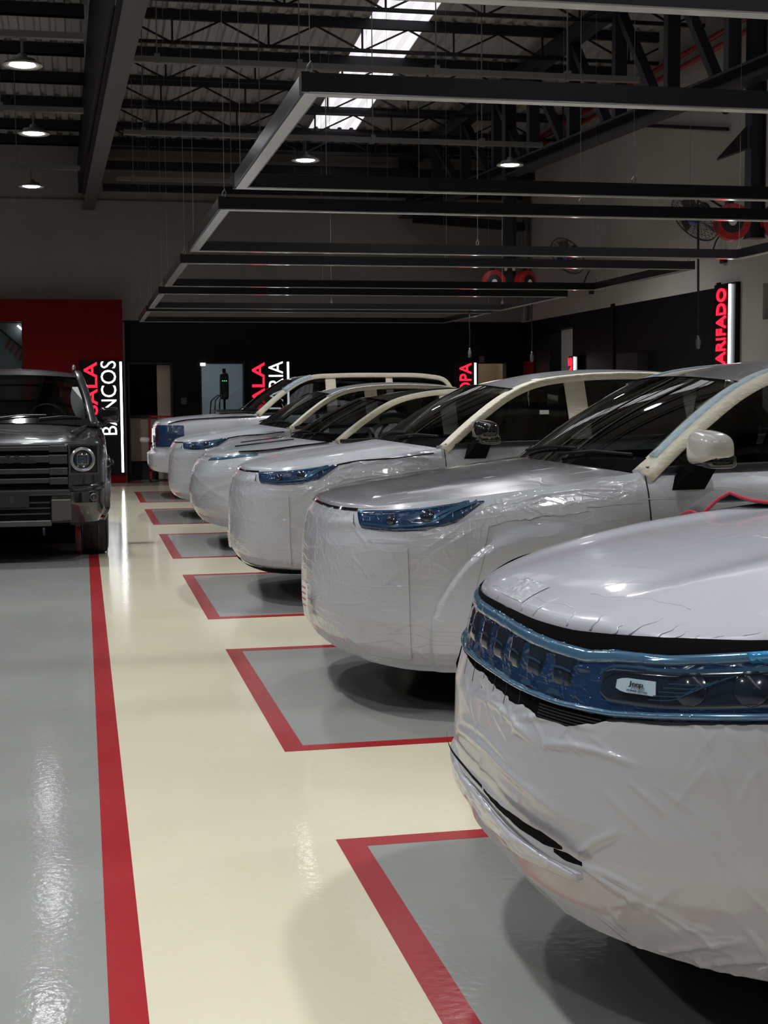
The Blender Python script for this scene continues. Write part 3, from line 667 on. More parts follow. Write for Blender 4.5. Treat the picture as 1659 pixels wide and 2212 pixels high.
def crumple(p, k=1.0, seed=0.0):
    """crease height 0..1 of slack plastic at point p: smooth swells and, in places, sharp tension lines"""
    q = Vector((p[0]*1.5*k+seed, p[1]*1.5*k, p[2]*1.5*k)); w = noise.noise_vector(q*0.8)*0.35
    mask = min(1.0, max(0.0, 0.35+1.6*noise.noise(q*1.1+Vector((7, 3, 1)))))
    q1 = Vector((q.x*1.1-q.z*1.3, q.y*1.1, q.z*2.6+q.x*0.8))+w; q2 = Vector((q.x*2.6+q.z*1.0, q.y*2.4, q.z*0.9-q.x*0.5))+w*1.4
    a = math.exp(-(noise.noise(q1*1.4)/0.055)**2); b = math.exp(-(noise.noise(q2*1.9)/0.07)**2)
    return 0.3*noise.noise(q*1.6)+mask*(0.16*a+0.14*b)
class Body:
    """lower body of a car as one smooth skin. x runs to the rear from the nose, y sideways (t > 0 is the -y side)"""
    def __init__(s, P):
        s.P = P; C = spline(P['plan'], 900); s.C = C
        s.a = np.concatenate([[0], np.cumsum(np.linalg.norm(np.diff(C, axis=0), axis=1))]); s.T = s.a[-1]
        tg = np.gradient(C, axis=0); tg /= np.linalg.norm(tg, axis=1)[:, None]; s.N = np.stack([-tg[:, 1], tg[:, 0]], 1)
        s.xs = np.maximum.accumulate(C[:, 0]+np.arange(900)*1e-7)
    def S(s, t, v, off=0.0):
        t, v = np.broadcast_arrays(np.asarray(t, float), np.asarray(v, float)); P = s.P
        a = np.abs(t); g = lambda A: np.interp(a, s.a, A)
        x, y, nx, ny = g(s.C[:, 0]), g(s.C[:, 1]), g(s.N[:, 0]), g(s.N[:, 1])
        ip = lambda K: np.interp(v, *zip(*P[K]))
        wf = np.where(nx < 0, nx*nx, 0); wr = np.where(nx > 0, nx*nx, 0); ws = 1-wf-wr
        d = wf*ip('df')+ws*ip('ds')+wr*ip('dr')
        zb = np.interp(x, *zip(*P['zb'])); zt = np.interp(x, *zip(*P['zt']))
        z = zb+v*(zt-zb)
        # flared wheel arches
        for wx in P['wheels']:
            r = np.hypot(x-wx, z-P['wz']); d = d-ws*P.get('flare', 0.03)*sstep(P['ra']+0.11, P['ra']+0.085, r)*sstep(1.0, 0.93, v)
        d = d-off
        return np.stack([x-nx*d, np.where(t > 0, -1, 1)*(y-ny*d), z], -1)
    def tx(s, x): return np.interp(x, s.xs, s.a)          # arc position for a given x (sides)
    def ty(s, y): i = 260; return np.interp(abs(y), s.C[:i, 1], s.a[:i])*(-1 if y > 0 else 1)   # for a given y (front)
    def vz(s, t, z):
        x = np.interp(abs(t), s.a, s.C[:, 0]); zb = np.interp(x, *zip(*s.P['zb'])); zt = np.interp(x, *zip(*s.P['zt'])); return (z-zb)/(zt-zb)
    def normal(s, t, v):
        e = 1e-3; du = s.S(t+e, v)-s.S(t-e, v); dv = s.S(t, np.minimum(v+e, 1))-s.S(t, np.maximum(v-e, 0))
        n = np.cross(du, dv); n /= np.linalg.norm(n, axis=-1, keepdims=True)+1e-9
        c = s.S(t, v)-np.array([s.P['L']/2, 0, 0.6]); sg = np.sign((n*c).sum(-1)); sg[sg == 0] = 1
        return n*sg[..., None]
    def patch(s, top, bot, nu, nv, off=0.006, edge=0.0, disp=None, rag=0.0, seed=0.0):
        """sheet over the skin between two edge lines given as (t, z); returns (nu, nv, 3)"""
        us = np.linspace(0, 1, nu)
        def line(L):
            L = np.array(L, float); k = np.concatenate([[0], np.cumsum(np.abs(np.diff(L[:, 0]))+np.abs(np.diff(L[:, 1]))*0.5)]); k /= k[-1]
            return np.stack([np.interp(us, k, L[:, 0]), np.interp(us, k, L[:, 1])], 1)
        A, B = line(top), line(bot)
        if rag:
            for M, sg in ((A, 1), (B, -1)):
                for i in range(nu): M[i, 1] += rag*(noise.noise(Vector((M[i, 0]*14+seed, sg*3.7, 0)))+0.6*noise.noise(Vector((M[i, 0]*45+seed, sg*9.1, 0))))
        w = np.linspace(0, 1, nv)[None, :, None]; TZ = A[:, None, :]*(1-w)+B[:, None, :]*w
        t = TZ[..., 0]; v = np.clip(s.vz(t, TZ[..., 1]), 0, 1)
        o = np.full(t.shape, off)
        if edge:
            iu = np.minimum(np.arange(nu), np.arange(nu)[::-1])[:, None]/max(nu-1, 1); iv = np.minimum(np.arange(nv), np.arange(nv)[::-1])[None, :]/max(nv-1, 1)
            o = off*np.minimum(1, np.minimum(iu*nu/2.0, iv*nv/2.0)+edge)
        P = s.S(t, v); N = s.normal(t, v)
        if disp is not None: o = o+disp(P, t, TZ[..., 1])
        return P+N*o[..., None]
    def ribbon(s, pts, w, off=0.003, n=40):
        """thin strip along a line of (t, z)"""
        L = spline([(*p, 0) for p in pts], n)[:, :2]; d = np.gradient(L, axis=0); d /= np.linalg.norm(d, axis=1)[:, None]+1e-9
        q = np.stack([-d[:, 1], d[:, 0]], 1)*w/2; rows = []
        for sg in (1, -1):
            t = L[:, 0]+q[:, 0]*sg; z = L[:, 1]+q[:, 1]*sg; v = np.clip(s.vz(t, z), 0, 1); rows.append(s.S(t, v)+s.normal(t, v)*off)
        return np.stack(rows, 1)
def vary_disp(amp, k=1.0, seed=0.0, folds=(), base=0.0):
    def f(P, t, z):
        o = np.array([[crumple(p, k, seed) for p in row] for row in P])*amp+base
        for (ta, za), (tb, zb), w, h in folds:
            dx, dz = tb-ta, zb-za; l2 = dx*dx+dz*dz; u = np.clip(((t-ta)*dx+(z-za)*dz)/l2, 0, 1)
            bow = 0.05*np.sin(u*PI)*math.sqrt(l2)
            dist = np.hypot(t-ta-u*dx, z-za-u*dz-bow); o = o+h*np.exp(-(dist/w)**2)*np.sin(np.clip(u, 0.02, 0.98)*PI)**0.5
        return o
    return f
def creases(n, t0, t1, z0, z1, seed, h=0.005, w=0.006, lean=(0.3, 1.2), length=(0.06, 0.30)):
    """random straight tension lines"""
    rg = random.Random(seed); out = []
    for _ in range(n):
        t, z = rg.uniform(t0, t1), rg.uniform(z0, z1); a = rg.choice((-1, 1))*rg.uniform(*lean); L = rg.uniform(*length); k = rg.uniform(0.4, 1.0)
        out.append(((t, z), (t+L*math.cos(a), z-L*math.sin(a)), w*(0.6+0.6*k), h*k))
    return out
def wheel_mesh(r, w, rr):
    h = w/2
    ty = MB().lathe([(rr, -h*0.8), (rr+0.02, -h*0.95), (r-0.05, -h), (r-0.012, -h*0.88), (r, -h*0.7), (r, h*0.7), (r-0.012, h*0.88), (r-0.05, h), (rr+0.02, h*0.95), (rr, h*0.8)], axis=(0, 1, 0), n=40)
    ty = ty.mesh('tyre', 'rubber', True, 40)
    gb = MB()
    for k in (-0.45, -0.15, 0.15, 0.45):
        gb.lathe([(r+0.001, k*w-0.004), (r+0.001, k*w+0.004)], axis=(0, 1, 0), n=40)
    gr = gb.mesh('tread_groove', 'gloss_black')
    b = MB(); b.lathe([(rr, -h*0.8), (rr-0.02, -h*0.78), (rr-0.03, -h*0.3), (rr-0.03, h*0.8)], axis=(0, 1, 0), n=36)
    for k in range(5):
        a = 2*PI*k/5; d = Vector((math.cos(a), 0, math.sin(a))); q = Vector((-math.sin(a), 0, math.cos(a)))
        b.add([d*0.03+q*0.04+Vector((0, -h*0.72, 0)), d*0.03-q*0.04+Vector((0, -h*0.72, 0)), d*(rr-0.02)-q*0.055+Vector((0, -h*0.76, 0)), d*(rr-0.02)+q*0.055+Vector((0, -h*0.76, 0)),
               d*0.03+q*0.04+Vector((0, -h*0.5, 0)), d*0.03-q*0.04+Vector((0, -h*0.5, 0)), d*(rr-0.02)-q*0.055+Vector((0, -h*0.5, 0)), d*(rr-0.02)+q*0.055+Vector((0, -h*0.5, 0))],
              [(0, 1, 2, 3), (7, 6, 5, 4), (0, 4, 5, 1), (1, 5, 6, 2), (2, 6, 7, 3), (3, 7, 4, 0)])
    b.lathe([(0.0, -h*0.8), (0.05, -h*0.78), (0.06, -h*0.5)], axis=(0, 1, 0), n=20)
    return ty, b.mesh('rim', 'alloy', True, 40), gr
def sweep(b, path, sec, upv=(0, 0, 1), scale=None):
    """path (n,3); sec list of (side, up) offsets"""
    path = np.array(path, float); n = len(path); tg = np.gradient(path, axis=0); rings = []
    for i in range(n):
        t = Vector(tg[i]).normalized(); sd = t.cross(Vector(upv)).normalized(); u = sd.cross(t); k = scale[i] if scale is not None else 1
        rings.append([tuple(Vector(path[i])+sd*a*k+u*c*k) for a, c in sec])
    m = len(sec); vs = [p for R in rings for p in R]; fs = []
    for i in range(n-1):
        for k in range(m): fs.append((i*m+k, i*m+(k+1) % m, (i+1)*m+(k+1) % m, (i+1)*m+k))
    fs += [tuple(range(m))[::-1], tuple((n-1)*m+k for k in range(m))]
    return b.add(vs, fs)
def rsec(w, h, r=0.35):
    """rounded section"""
    return [(math.copysign(abs(math.cos(a))**r, math.cos(a))*w/2, math.copysign(abs(math.sin(a))**r, math.sin(a))*h/2) for a in np.linspace(0, 2*PI, 16, endpoint=False)]
def build_car(name, P, loc, rz, lab, cat='car', group=None):
    root = empty(name, loc, rz, lab, cat, group); B = Body(P); res = P.get('res', 0.03)
    M = P['mats']; hwid = P['hw']
    # ---- skin with wheel openings
    T = B.T; nt = int(2*T/res); nvv = P.get('nv', 26)
    tt = np.linspace(-T, T, nt); vv = np.linspace(0, 1, nvv); G = B.S(tt[:, None], vv[None, :])
    if P.get('skin_disp'):
        N = B.normal(*np.meshgrid(tt, vv, indexing='ij')); am, k, sd = P['skin_disp']
        D = np.array([[crumple(p, k, sd) for p in row] for row in G])*am; D[:, -1] = 0; G = G+N*D[..., None]
    b = MB(); idx = np.arange(nt*nvv).reshape(nt, nvv); V = G.reshape(-1, 3).copy()
    inside = np.zeros(len(V), bool); cen = np.zeros((len(V), 2))
    for wx in P['wheels']:
        r = np.hypot(V[:, 0]-wx, V[:, 2]-P['wz']); k = (r < P['ra']) & (np.abs(V[:, 1]) > hwid*0.72); inside |= k; cen[k] = (wx, P['wz'])
    faces = []
    for i in range(nt-1):
        for j in range(nvv-1):
            f = (idx[i, j], idx[i+1, j], idx[i+1, j+1], idx[i, j+1])
            if all(inside[q] for q in f): continue
            faces.append(tuple(int(q) for q in f))
    for q in np.where(inside)[0]:
        d = V[q, [0, 2]]-cen[q]; l = np.hypot(*d)
        if l > 1e-5: V[q, 0], V[q, 2] = cen[q]+d/l*P['ra']
    used = sorted({q for f in faces for q in f}); mp = {q: i for i, q in enumerate(used)}
    b.add([V[q] for q in used], [tuple(mp[q] for q in f) for f in faces])
    body = b.build('body', M['body'], root, True)
    # underside
    zb = P['zb'][0][1]+0.03; loop = B.S(np.linspace(-T, T, 80)[:-1], np.full(79, 0.04)); loop[:, 2] = zb
    MB().add([tuple(p) for p in loop], [tuple(range(79))]).build('underbody', 'void_black', root)
    MB().box((0.55, -hwid+0.32, P.get('pan', P['wr']*0.52)), (P['L']-0.2, hwid-0.32, zb)).build('underside_blocker', 'void_black', root)  # box added low under the car to block light and keep it black
    # wheel housings and wheels
    ty, ri, gr = wheel_mesh(P['wr'], P.get('ww', 0.225), P['wr']*0.66)
    for wx in P['wheels']:
        for sg in (-1, 1):
            A = np.linspace(-0.15, PI+0.15, 24); ra = P['ra']-0.004
            Q = np.array([[(wx+math.cos(a)*ra, sg*yy, P['wz']+math.sin(a)*ra) for yy in (hwid-0.03, hwid-0.36)] for a in A])
            lb = MB().grid(Q); lb.add([tuple(p) for p in Q[:, 1]], [tuple(range(24))]); lb.build('wheel_housing', 'plastic_black', root, True, 40)
            wt = place('wheel', ty, root, (wx, sg*(hwid-0.135), P['wr']), 0 if sg < 0 else PI); place('rim', ri, wt); place('tread_groove', gr, wt)
    # ---- hood: surface between the top edges of the skin
    t0 = B.tx(P['hood_x0']); t1 = B.tx(P['hood_x1']); nu, nj = P.get('hood_n', (40, 44))
    uu = np.linspace(0, 1, nu); jj = np.linspace(-1, 1, nj); hv = P.get('hood_v', 0.985)
    ho = P.get('hood_off', 0.0)
    front = B.S(jj*t0, np.full(nj, hv), ho); front[:, 2] += P.get('lip_dz', 0.0)
    cw = np.stack([P['cowl'][0]+P['cowl'][2]*np.abs(jj)**2.2, -jj*0, P['cowl'][1]-P['cowl'][3]*jj**2], 1)
    sideN = B.S(t0+(t1-t0)*uu, np.full(nu, hv)); sideN[:, 2] += P.get('lip_dz', 0.0)*(1-uu)**2
    cw[:, 1] = -jj*abs(sideN[-1, 1]); cw[-1] = sideN[-1]; cw[0] = sideN[-1]*[1, -1, 1]
    cw[:, 0] = np.interp(np.abs(jj), [0, 1], [0, 1])**2.0*(sideN[-1, 0]-P['cowl'][0])+P['cowl'][0]
    cw[:, 2] = sideN[-1, 2]+P['cowl'][1]*(1-jj**2)
    sideF = sideN*[1, -1, 1]; U = uu[:, None, None]; J = ((jj+1)/2)[None, :, None]
    H = (1-U)*front[None]+U*cw[None]+(1-J)*sideF[:, None]+J*sideN[:, None]-((1-U)*(1-J)*front[0]+(1-U)*J*front[-1]+U*(1-J)*cw[0]+U*J*cw[-1])
    q = (1-np.abs(jj)**2.4)[None, :]; uuu = uu[:, None]
    H[..., 2] += P['crown']*q*np.sin(np.clip(uuu*1.0, 0, 1)**0.55*PI)**0.8*(1-0.4*uuu)
    for (jc, wj, am) in P.get('creases', ()): H[..., 2] += am*np.exp(-((np.abs(jj)[None, :]-jc)/wj)**2)*np.sin(np.clip(uuu, 0, 1)*PI)**0.6
    if P.get('hood_disp'):
        am, k, sd = P['hood_disp']; H[..., 2] += np.array([[crumple(p, k, sd) for p in row] for row in H])*am
    B.H = H; hb = MB().grid(H)
    lip = P.get('lip', 0.012)
    fr = H[0].copy(); lo = fr.copy(); lo[:, 2] -= lip; lo[:, 0] += 0.006; bk = lo.copy(); bk[:, 0] += 0.05
    hb.grid(np.stack([bk, lo, fr], 0))
    hood = hb.build('hood', M['hood'], root, True, merge=True)
    for i in (0, -1):   # gap line along the fender
        pass
    # dark gap under the hood edge
    R = B.S(np.linspace(-t1, t1, 120), np.full(120, 0.995)); R2 = R.copy(); R2[:, 1] *= 0.985; R2[:, 2] -= 0.02
    MB().grid(np.stack([R+[0, 0, -0.004], R2], 1)).build('hood_gap', 'gloss_black', root)
    # ---- greenhouse
    rail = spline(P['rail'], 60); by = P['belt_y']; bz = P['belt_z']
    def railat(x): return np.array([np.interp(x, rail[:, 0], rail[:, 1]), np.interp(x, rail[:, 0], rail[:, 2])])
    def side(x, w, sg, off=0.0):
        ry, rzz = railat(x); bzz = np.interp(x, *zip(*bz)); return (x, sg*((by*(1-w)+ry*w)+off), bzz*(1-w)+rzz*w)
    # windshield
    nb_ = 24; jw = np.linspace(-1, 1, nb_); hx, hy, hz, hcx, hcz = P['header']
    ax = P['apil'][0]; ay = abs(P['apil'][1]); az = P['apil'][2]
    lowr = np.stack([P['cowl'][0]+0.01+(ax-P['cowl'][0]-0.01)*np.abs(jw)**2.0, -jw*ay, az-0.01+P['cowl'][1]*0.7*(1-jw**2)], 1)
    upr = np.stack([hcx+(hx-hcx)*jw**2, -jw*hy, hcz+(hz-hcz)*jw**2], 1)
    w = np.linspace(0, 1, 16)[:, None, None]; W = lowr[None]*(1-w)+upr[None]*w
    bow = np.sin(w[..., 0]*PI)*0.02; W[..., 0] -= bow; W[..., 2] += bow
    MB().grid(W).build('windshield', 'glass_screen', root, True)
    fm = MB()
    for a0, a1 in ((0, 2),): fm.grid(W[a0:a1+1]-[0.004, 0, -0.004])
    fm.build('windshield_border', 'gloss_black', root, True)
    if P.get('wipers', True):
        for k in (-0.1, 0.45):
            a = W[1, int((k+1)/2*(nb_-1))]; c = W[2, min(nb_-2, int((k+0.62+1)/2*(nb_-1)))]; MB().tube([tuple(a+[-0.02, 0, 0.015]), tuple((a+c)/2+[-0.022, 0, 0.03]), tuple(c+[-0.015, 0, 0.015])], 0.008, 6).build('wiper', 'plastic_black', root)
    # roof
    xr = np.linspace(hx, P['roof_x1'], 26); jr = np.linspace(-1, 1, 20); R = np.zeros((26, 20, 3))
    for i, x in enumerate(xr):
        ry, rzz = railat(x); f = i/25
        xx = x+(hcx-hx)*(1-jr**2)*(1-f)**3
        zf = (1-f)**8; R[i] = np.stack([xx, -jr*ry, (rzz+P['roof_crown']*(1-jr**2))*(1-zf)+(hcz+(hz-hcz)*jr**2+0.004)*zf], 1)
    MB().grid(R).build('roof', M['roof'], root, True)
    # rear window and tailgate
    ry, rzz = railat(P['roof_x1']); Lx = P['L']
    top = R[-1]; botm = np.stack([np.full(20, Lx-0.10)-0.05*jr**2, -jr*by, np.full(20, bz[-1][1])], 1)
    ww = np.linspace(0, 1, 8)[:, None, None]; MB().grid(top[None]*(1-ww)+botm[None]*ww).build('rear_window', 'glass_dark', root, True)
    # side glass, pillars, rails
    for sg in (-1, 1):
        for x0, x1 in P['windows']:
            xs = np.linspace(x0, x1, 14); Q = np.array([[side(x, wv, sg, -0.018) for wv in np.linspace(0.0, 0.97, 6)] for x in xs]); MB().grid(Q).build('side_window', 'glass_dark', root, True)
        for x0, x1, slant in P['pillars']:
            pb = MB(); rows = []
            for wv in np.linspace(0.0, 0.985, 8):
                rows.append([side(x0+slant*wv, wv, sg, 0.0), side(x0+slant*wv+0.012, wv, sg, 0.012), side(x1+slant*wv-0.012, wv, sg, 0.012), side(x1+slant*wv, wv, sg, 0.0)])
            pb.grid(np.array(rows)); pb.build('pillar', M['tape'], root, True)
        pth = rail.copy(); pth[:, 1] *= sg
        sb = MB(); sweep(sb, pth, rsec(P['rail_w'], P['rail_h'])); sb.build('roof_rail', M['tape'], root, True)
        if P.get('rail2'):       # second tape stripe along the pillar
            a0, a1, ww2, material = P['rail2']; k = [i for i in range(60) if a0 <= rail[i, 0] <= a1]
            sb = MB(); sweep(sb, pth[k]+np.array([-0.012, sg*0.004, 0.012]), rsec(ww2, P['rail_h']*0.9)); sb.build('tape_strip', material, root, True)
        # beltline moulding
        xs = np.linspace(P['apil'][0]+0.02, P['windows'][-1][1], 30); pt = np.array([side(x, 0.0, sg, 0.0) for x in xs])
        sb = MB(); sweep(sb, pt, rsec(0.03, 0.035)); sb.build('belt_moulding', M.get('belt', 'plastic_black'), root, True)
        # shoulder that closes the body up to the glass
        tq = B.tx(np.linspace(P['hood_x1']-0.05, Lx-0.25, 40)); S1 = B.S(tq*(1 if sg < 0 else -1), np.full(40, 1.0)); S2 = S1.copy(); S2[:, 1] = sg*(by-0.02); S2[:, 2] = [np.interp(x, *zip(*bz))+0.005 for x in S1[:, 0]]
        MB().grid(np.stack([S1, S2], 1)).build('shoulder', M['body'], root, True)
        # quarter panel below A pillar: corner triangle
    # interior
    it = MB(); it.box((P['cowl'][0]+0.5, -by+0.08, 0.55), (Lx-0.5, by-0.08, 0.62)); it.build('cabin_floor', 'interior_dark', root)
    db = MB(); db.soft((P['apil'][0]+0.12, 0, P['apil'][2]-0.12), (0.62, 2*by-0.22, 0.24), 0.4); db.build('dashboard', P.get('dash', 'interior_dark'), root, True)
    sx = P['seat_x']; sz = P.get('seat_z', 0.0)
    for y in (-0.36, 0.36):
        st = MB()
        def lean(p): return Vector((p.x+0.28*p.z, p.y*(1-0.12*max(p.z, 0)/0.3), p.z))
        st.soft((sx, y, 1.06+sz), (0.17, 0.48, 0.66), 0.5, fn=lean); st.soft((sx-0.25, y, 0.74+sz), (0.52, 0.5, 0.2), 0.5); so = st.build('front_seat', 'interior_dark', root, True)
        MB().soft((sx+0.14, y, 1.45+sz), (0.1, 0.27, 0.19), 0.55).build('headrest', 'interior_dark', so, True)
    rb = MB(); rb.soft((sx+0.95, 0, 1.05+sz), (0.2, 1.2, 0.6), 0.4); rb.build('rear_seat', 'interior_dark', root, True)
    cst = Vector((P['apil'][0]+0.50, -0.37, P['apil'][2]-0.02+sz*0.5)); n = Vector((0.9, 0, 0.42)).normalized(); e1 = Vector((0, 1, 0)); e2 = n.cross(e1)
    sw = MB(); sw.tube([cst+(e1*math.cos(a)+e2*math.sin(a))*0.185 for a in np.linspace(0, 2*PI, 29)], 0.017, 8, False)
    for a in (0.3, PI-0.3, -PI/2): sw.bar(cst, cst+(e1*math.cos(a)+e2*math.sin(a))*0.18, 0.03, 0.02, tuple(n))
    sw.build('steering_wheel', P.get('wheel_mat', 'interior_dark'), root, True)
    # mirrors
    if P.get('mirror'):
        mx, my, mz, cap, lowm = P['mirror']
        for sg in ((-1, 1) if P.get('mirror_far', True) else (-1,)):
            def shp(p): return Vector((p.x*(1-0.25*p.z/0.1*0.3)-0.35*abs(p.y)*0.12, p.y, p.z*(1-0.18*(p.y*sg)/0.12)))
            hm = MB().soft((mx, sg*my, mz+0.02), (0.17, 0.25, 0.155), 0.62, 24, 16, shp).build('mirror_cap', cap, root, True)
            MB().soft((mx+0.012, sg*my, mz-0.035), (0.158, 0.235, 0.07), 0.5, 24, 12).build('mirror_base', lowm, root, True)
            MB().soft((mx+0.035, sg*my, mz+0.015), (0.09, 0.18, 0.10), 0.4).build('mirror_glass', 'gloss_black', root, True)
            MB().add([(mx-0.05, sg*(my-0.10), mz-0.03), (mx+0.05, sg*(my-0.10), mz-0.03), (mx+0.05, sg*(my-0.02), mz-0.05), (mx-0.05, sg*(my-0.02), mz-0.05), (mx-0.12, sg*(hwid-0.1), mz-0.16), (mx+0.04, sg*(hwid-0.1), mz-0.16), (mx+0.04, sg*(hwid-0.03), mz-0.175), (mx-0.12, sg*(hwid-0.03), mz-0.175)],
                     [(0, 1, 2, 3), (7, 6, 5, 4), (0, 4, 5, 1), (1, 5, 6, 2), (2, 6, 7, 3), (3, 7, 4, 0)]).build('mirror_stalk', 'void_black', root)
    return root, B
def headlamp(root, B, top, bot, both=True, material='film_blue', bars=True):
    for sg in ((1, -1) if both else (1,)):
        tq = lambda L: [(sg*t, z) for t, z in L]
        Pp = B.patch(tq(top), tq(bot), 36, 14, 0.010, 0.05, vary_disp(0.004, 3.0, sg*2.0)); o = MB().grid(Pp).build('headlamp', material, root, True)
        if bars:
            (ta, za), (tb, zb) = top[0], top[-1]; (tc, zc), (td, zd) = bot[0], bot[-1]
            def pt(u, w): 
                t = (ta+(tb-ta)*u)*(1-w)+(tc+(td-tc)*u)*w; z = (np.interp(u, np.linspace(0, 1, len(top)), [p[1] for p in top]))*(1-w)+np.interp(u, np.linspace(0, 1, len(bot)), [p[1] for p in bot])*w; return (sg*t, z)
            MB().grid(B.ribbon([pt(0.06, 0.72), pt(0.4, 0.80), pt(0.62, 0.76), pt(0.80, 0.45), pt(0.95, 0.2)], 0.010, 0.0155)).build('light_bar', 'lamp_blue_light', o, True)
            MB().grid(B.ribbon([pt(0.63, 0.6), pt(0.74, 0.35), pt(0.9, 0.14)], 0.012, 0.0155)).build('light_bar', 'lamp_blue_light', o, True)
            MB().grid(B.ribbon([pt(0.04, 0.08), pt(0.5, 0.10), pt(0.9, 0.07)], 0.006, 0.0155)).build('light_bar', 'lamp_blue_light', o, True)
            tt_, zz_ = pt(0.60, 0.45); v = float(B.vz(tt_, zz_)); c = B.S(tt_, v); nn = B.normal(np.array([tt_]), np.array([v]))[0]
            MB().lathe([(0.034, 0.0), (0.031, 0.010), (0.018, 0.018), (0.0, 0.021)], tuple(c+nn*0.008), tuple(nn), 18).build('projector_lens', 'lamp_inside', o, True)
            tt_, zz_ = pt(0.34, 0.5); v = float(B.vz(tt_, zz_)); c = B.S(tt_, v); nn = B.normal(np.array([tt_]), np.array([v]))[0]
            MB().lathe([(0.026, 0.0), (0.024, 0.008), (0.0, 0.016)], tuple(c+nn*0.008), tuple(nn), 18).build('projector_lens', 'lamp_inside', o, True)
def shut(root, B, pts, w=0.006, name='shut_line', off=0.003, n=40, material='gloss_black'):
    return MB().grid(B.ribbon(pts, w, off, n)).build(name, material, root)
PLAN = [(0, 0), (0.012, 0.25), (0.05, 0.46), (0.13, 0.65), (0.27, 0.79), (0.50, 0.875), (0.85, 0.905), (1.6, 0.92), (3.2, 0.92), (3.85, 0.90), (4.14, 0.82), (4.28, 0.65), (4.33, 0.3), (4.34, 0)]
SUV = dict(plan=PLAN, L=4.34, hw=0.92, df=[(0, 0.12), (0.05, 0.075), (0.14, 0.035), (0.3, 0.022), (0.5, 0.022), (0.75, 0.034), (0.9, 0.06), (1, 0.10)],
    ds=[(0, 0.07), (0.12, 0.02), (0.3, 0.0), (0.55, 0.004), (0.72, -0.004), (0.78, 0.002), (0.9, 0.03), (0.97, 0.06), (1, 0.085)], dr=[(0, 0.12), (0.3, 0), (0.7, 0.02), (1, 0.1)],
    zb=[(0, 0.25), (0.4, 0.22), (1.0, 0.21), (4.34, 0.26)], zt=[(0, 0.945), (0.08, 0.955), (0.35, 0.985), (0.7, 1.015), (1.1, 1.06), (1.5, 1.115), (2.5, 1.13), (4.34, 1.16)],
    wheels=(0.975, 3.62), wz=0.345, ra=0.425, wr=0.345, hood_x0=0.30, hood_x1=1.46, cowl=(1.16, 0.05, 0.3, 0.05), crown=0.045, creases=((0.62, 0.16, 0.010),),
    rail=[(1.46, 0.83, 1.09), (1.72, 0.77, 1.30), (1.98, 0.705, 1.47), (2.2, 0.67, 1.555), (2.6, 0.645, 1.605), (3.1, 0.63, 1.61), (3.6, 0.62, 1.57), (3.92, 0.64, 1.48), (4.14, 0.70, 1.25)], belt_y=0.855, belt_z=[(1.4, 1.115), (2.5, 1.14), (4.1, 1.20), (4.34, 1.2)],
    header=(1.98, 0.655, 1.522, 1.90, 1.556), apil=(1.45, 0.80, 1.11), roof_x1=3.92, roof_crown=0.06, windows=[(1.56, 2.42), (2.58, 3.35), (3.43, 3.95)], pillars=[(2.42, 2.58, 0.0), (3.33, 3.45, 0.02)],
    rail_w=0.10, rail_h=0.055, seat_x=2.42, mirror=(1.70, 1.04, 1.20, 'paint_white', 'gloss_black'),
    mats=dict(body='film_white', hood='hood_silver', roof='roof_silver', tape='tape_cream'))
def var(base, **kw):
    P = dict(base); P.update(kw); return P
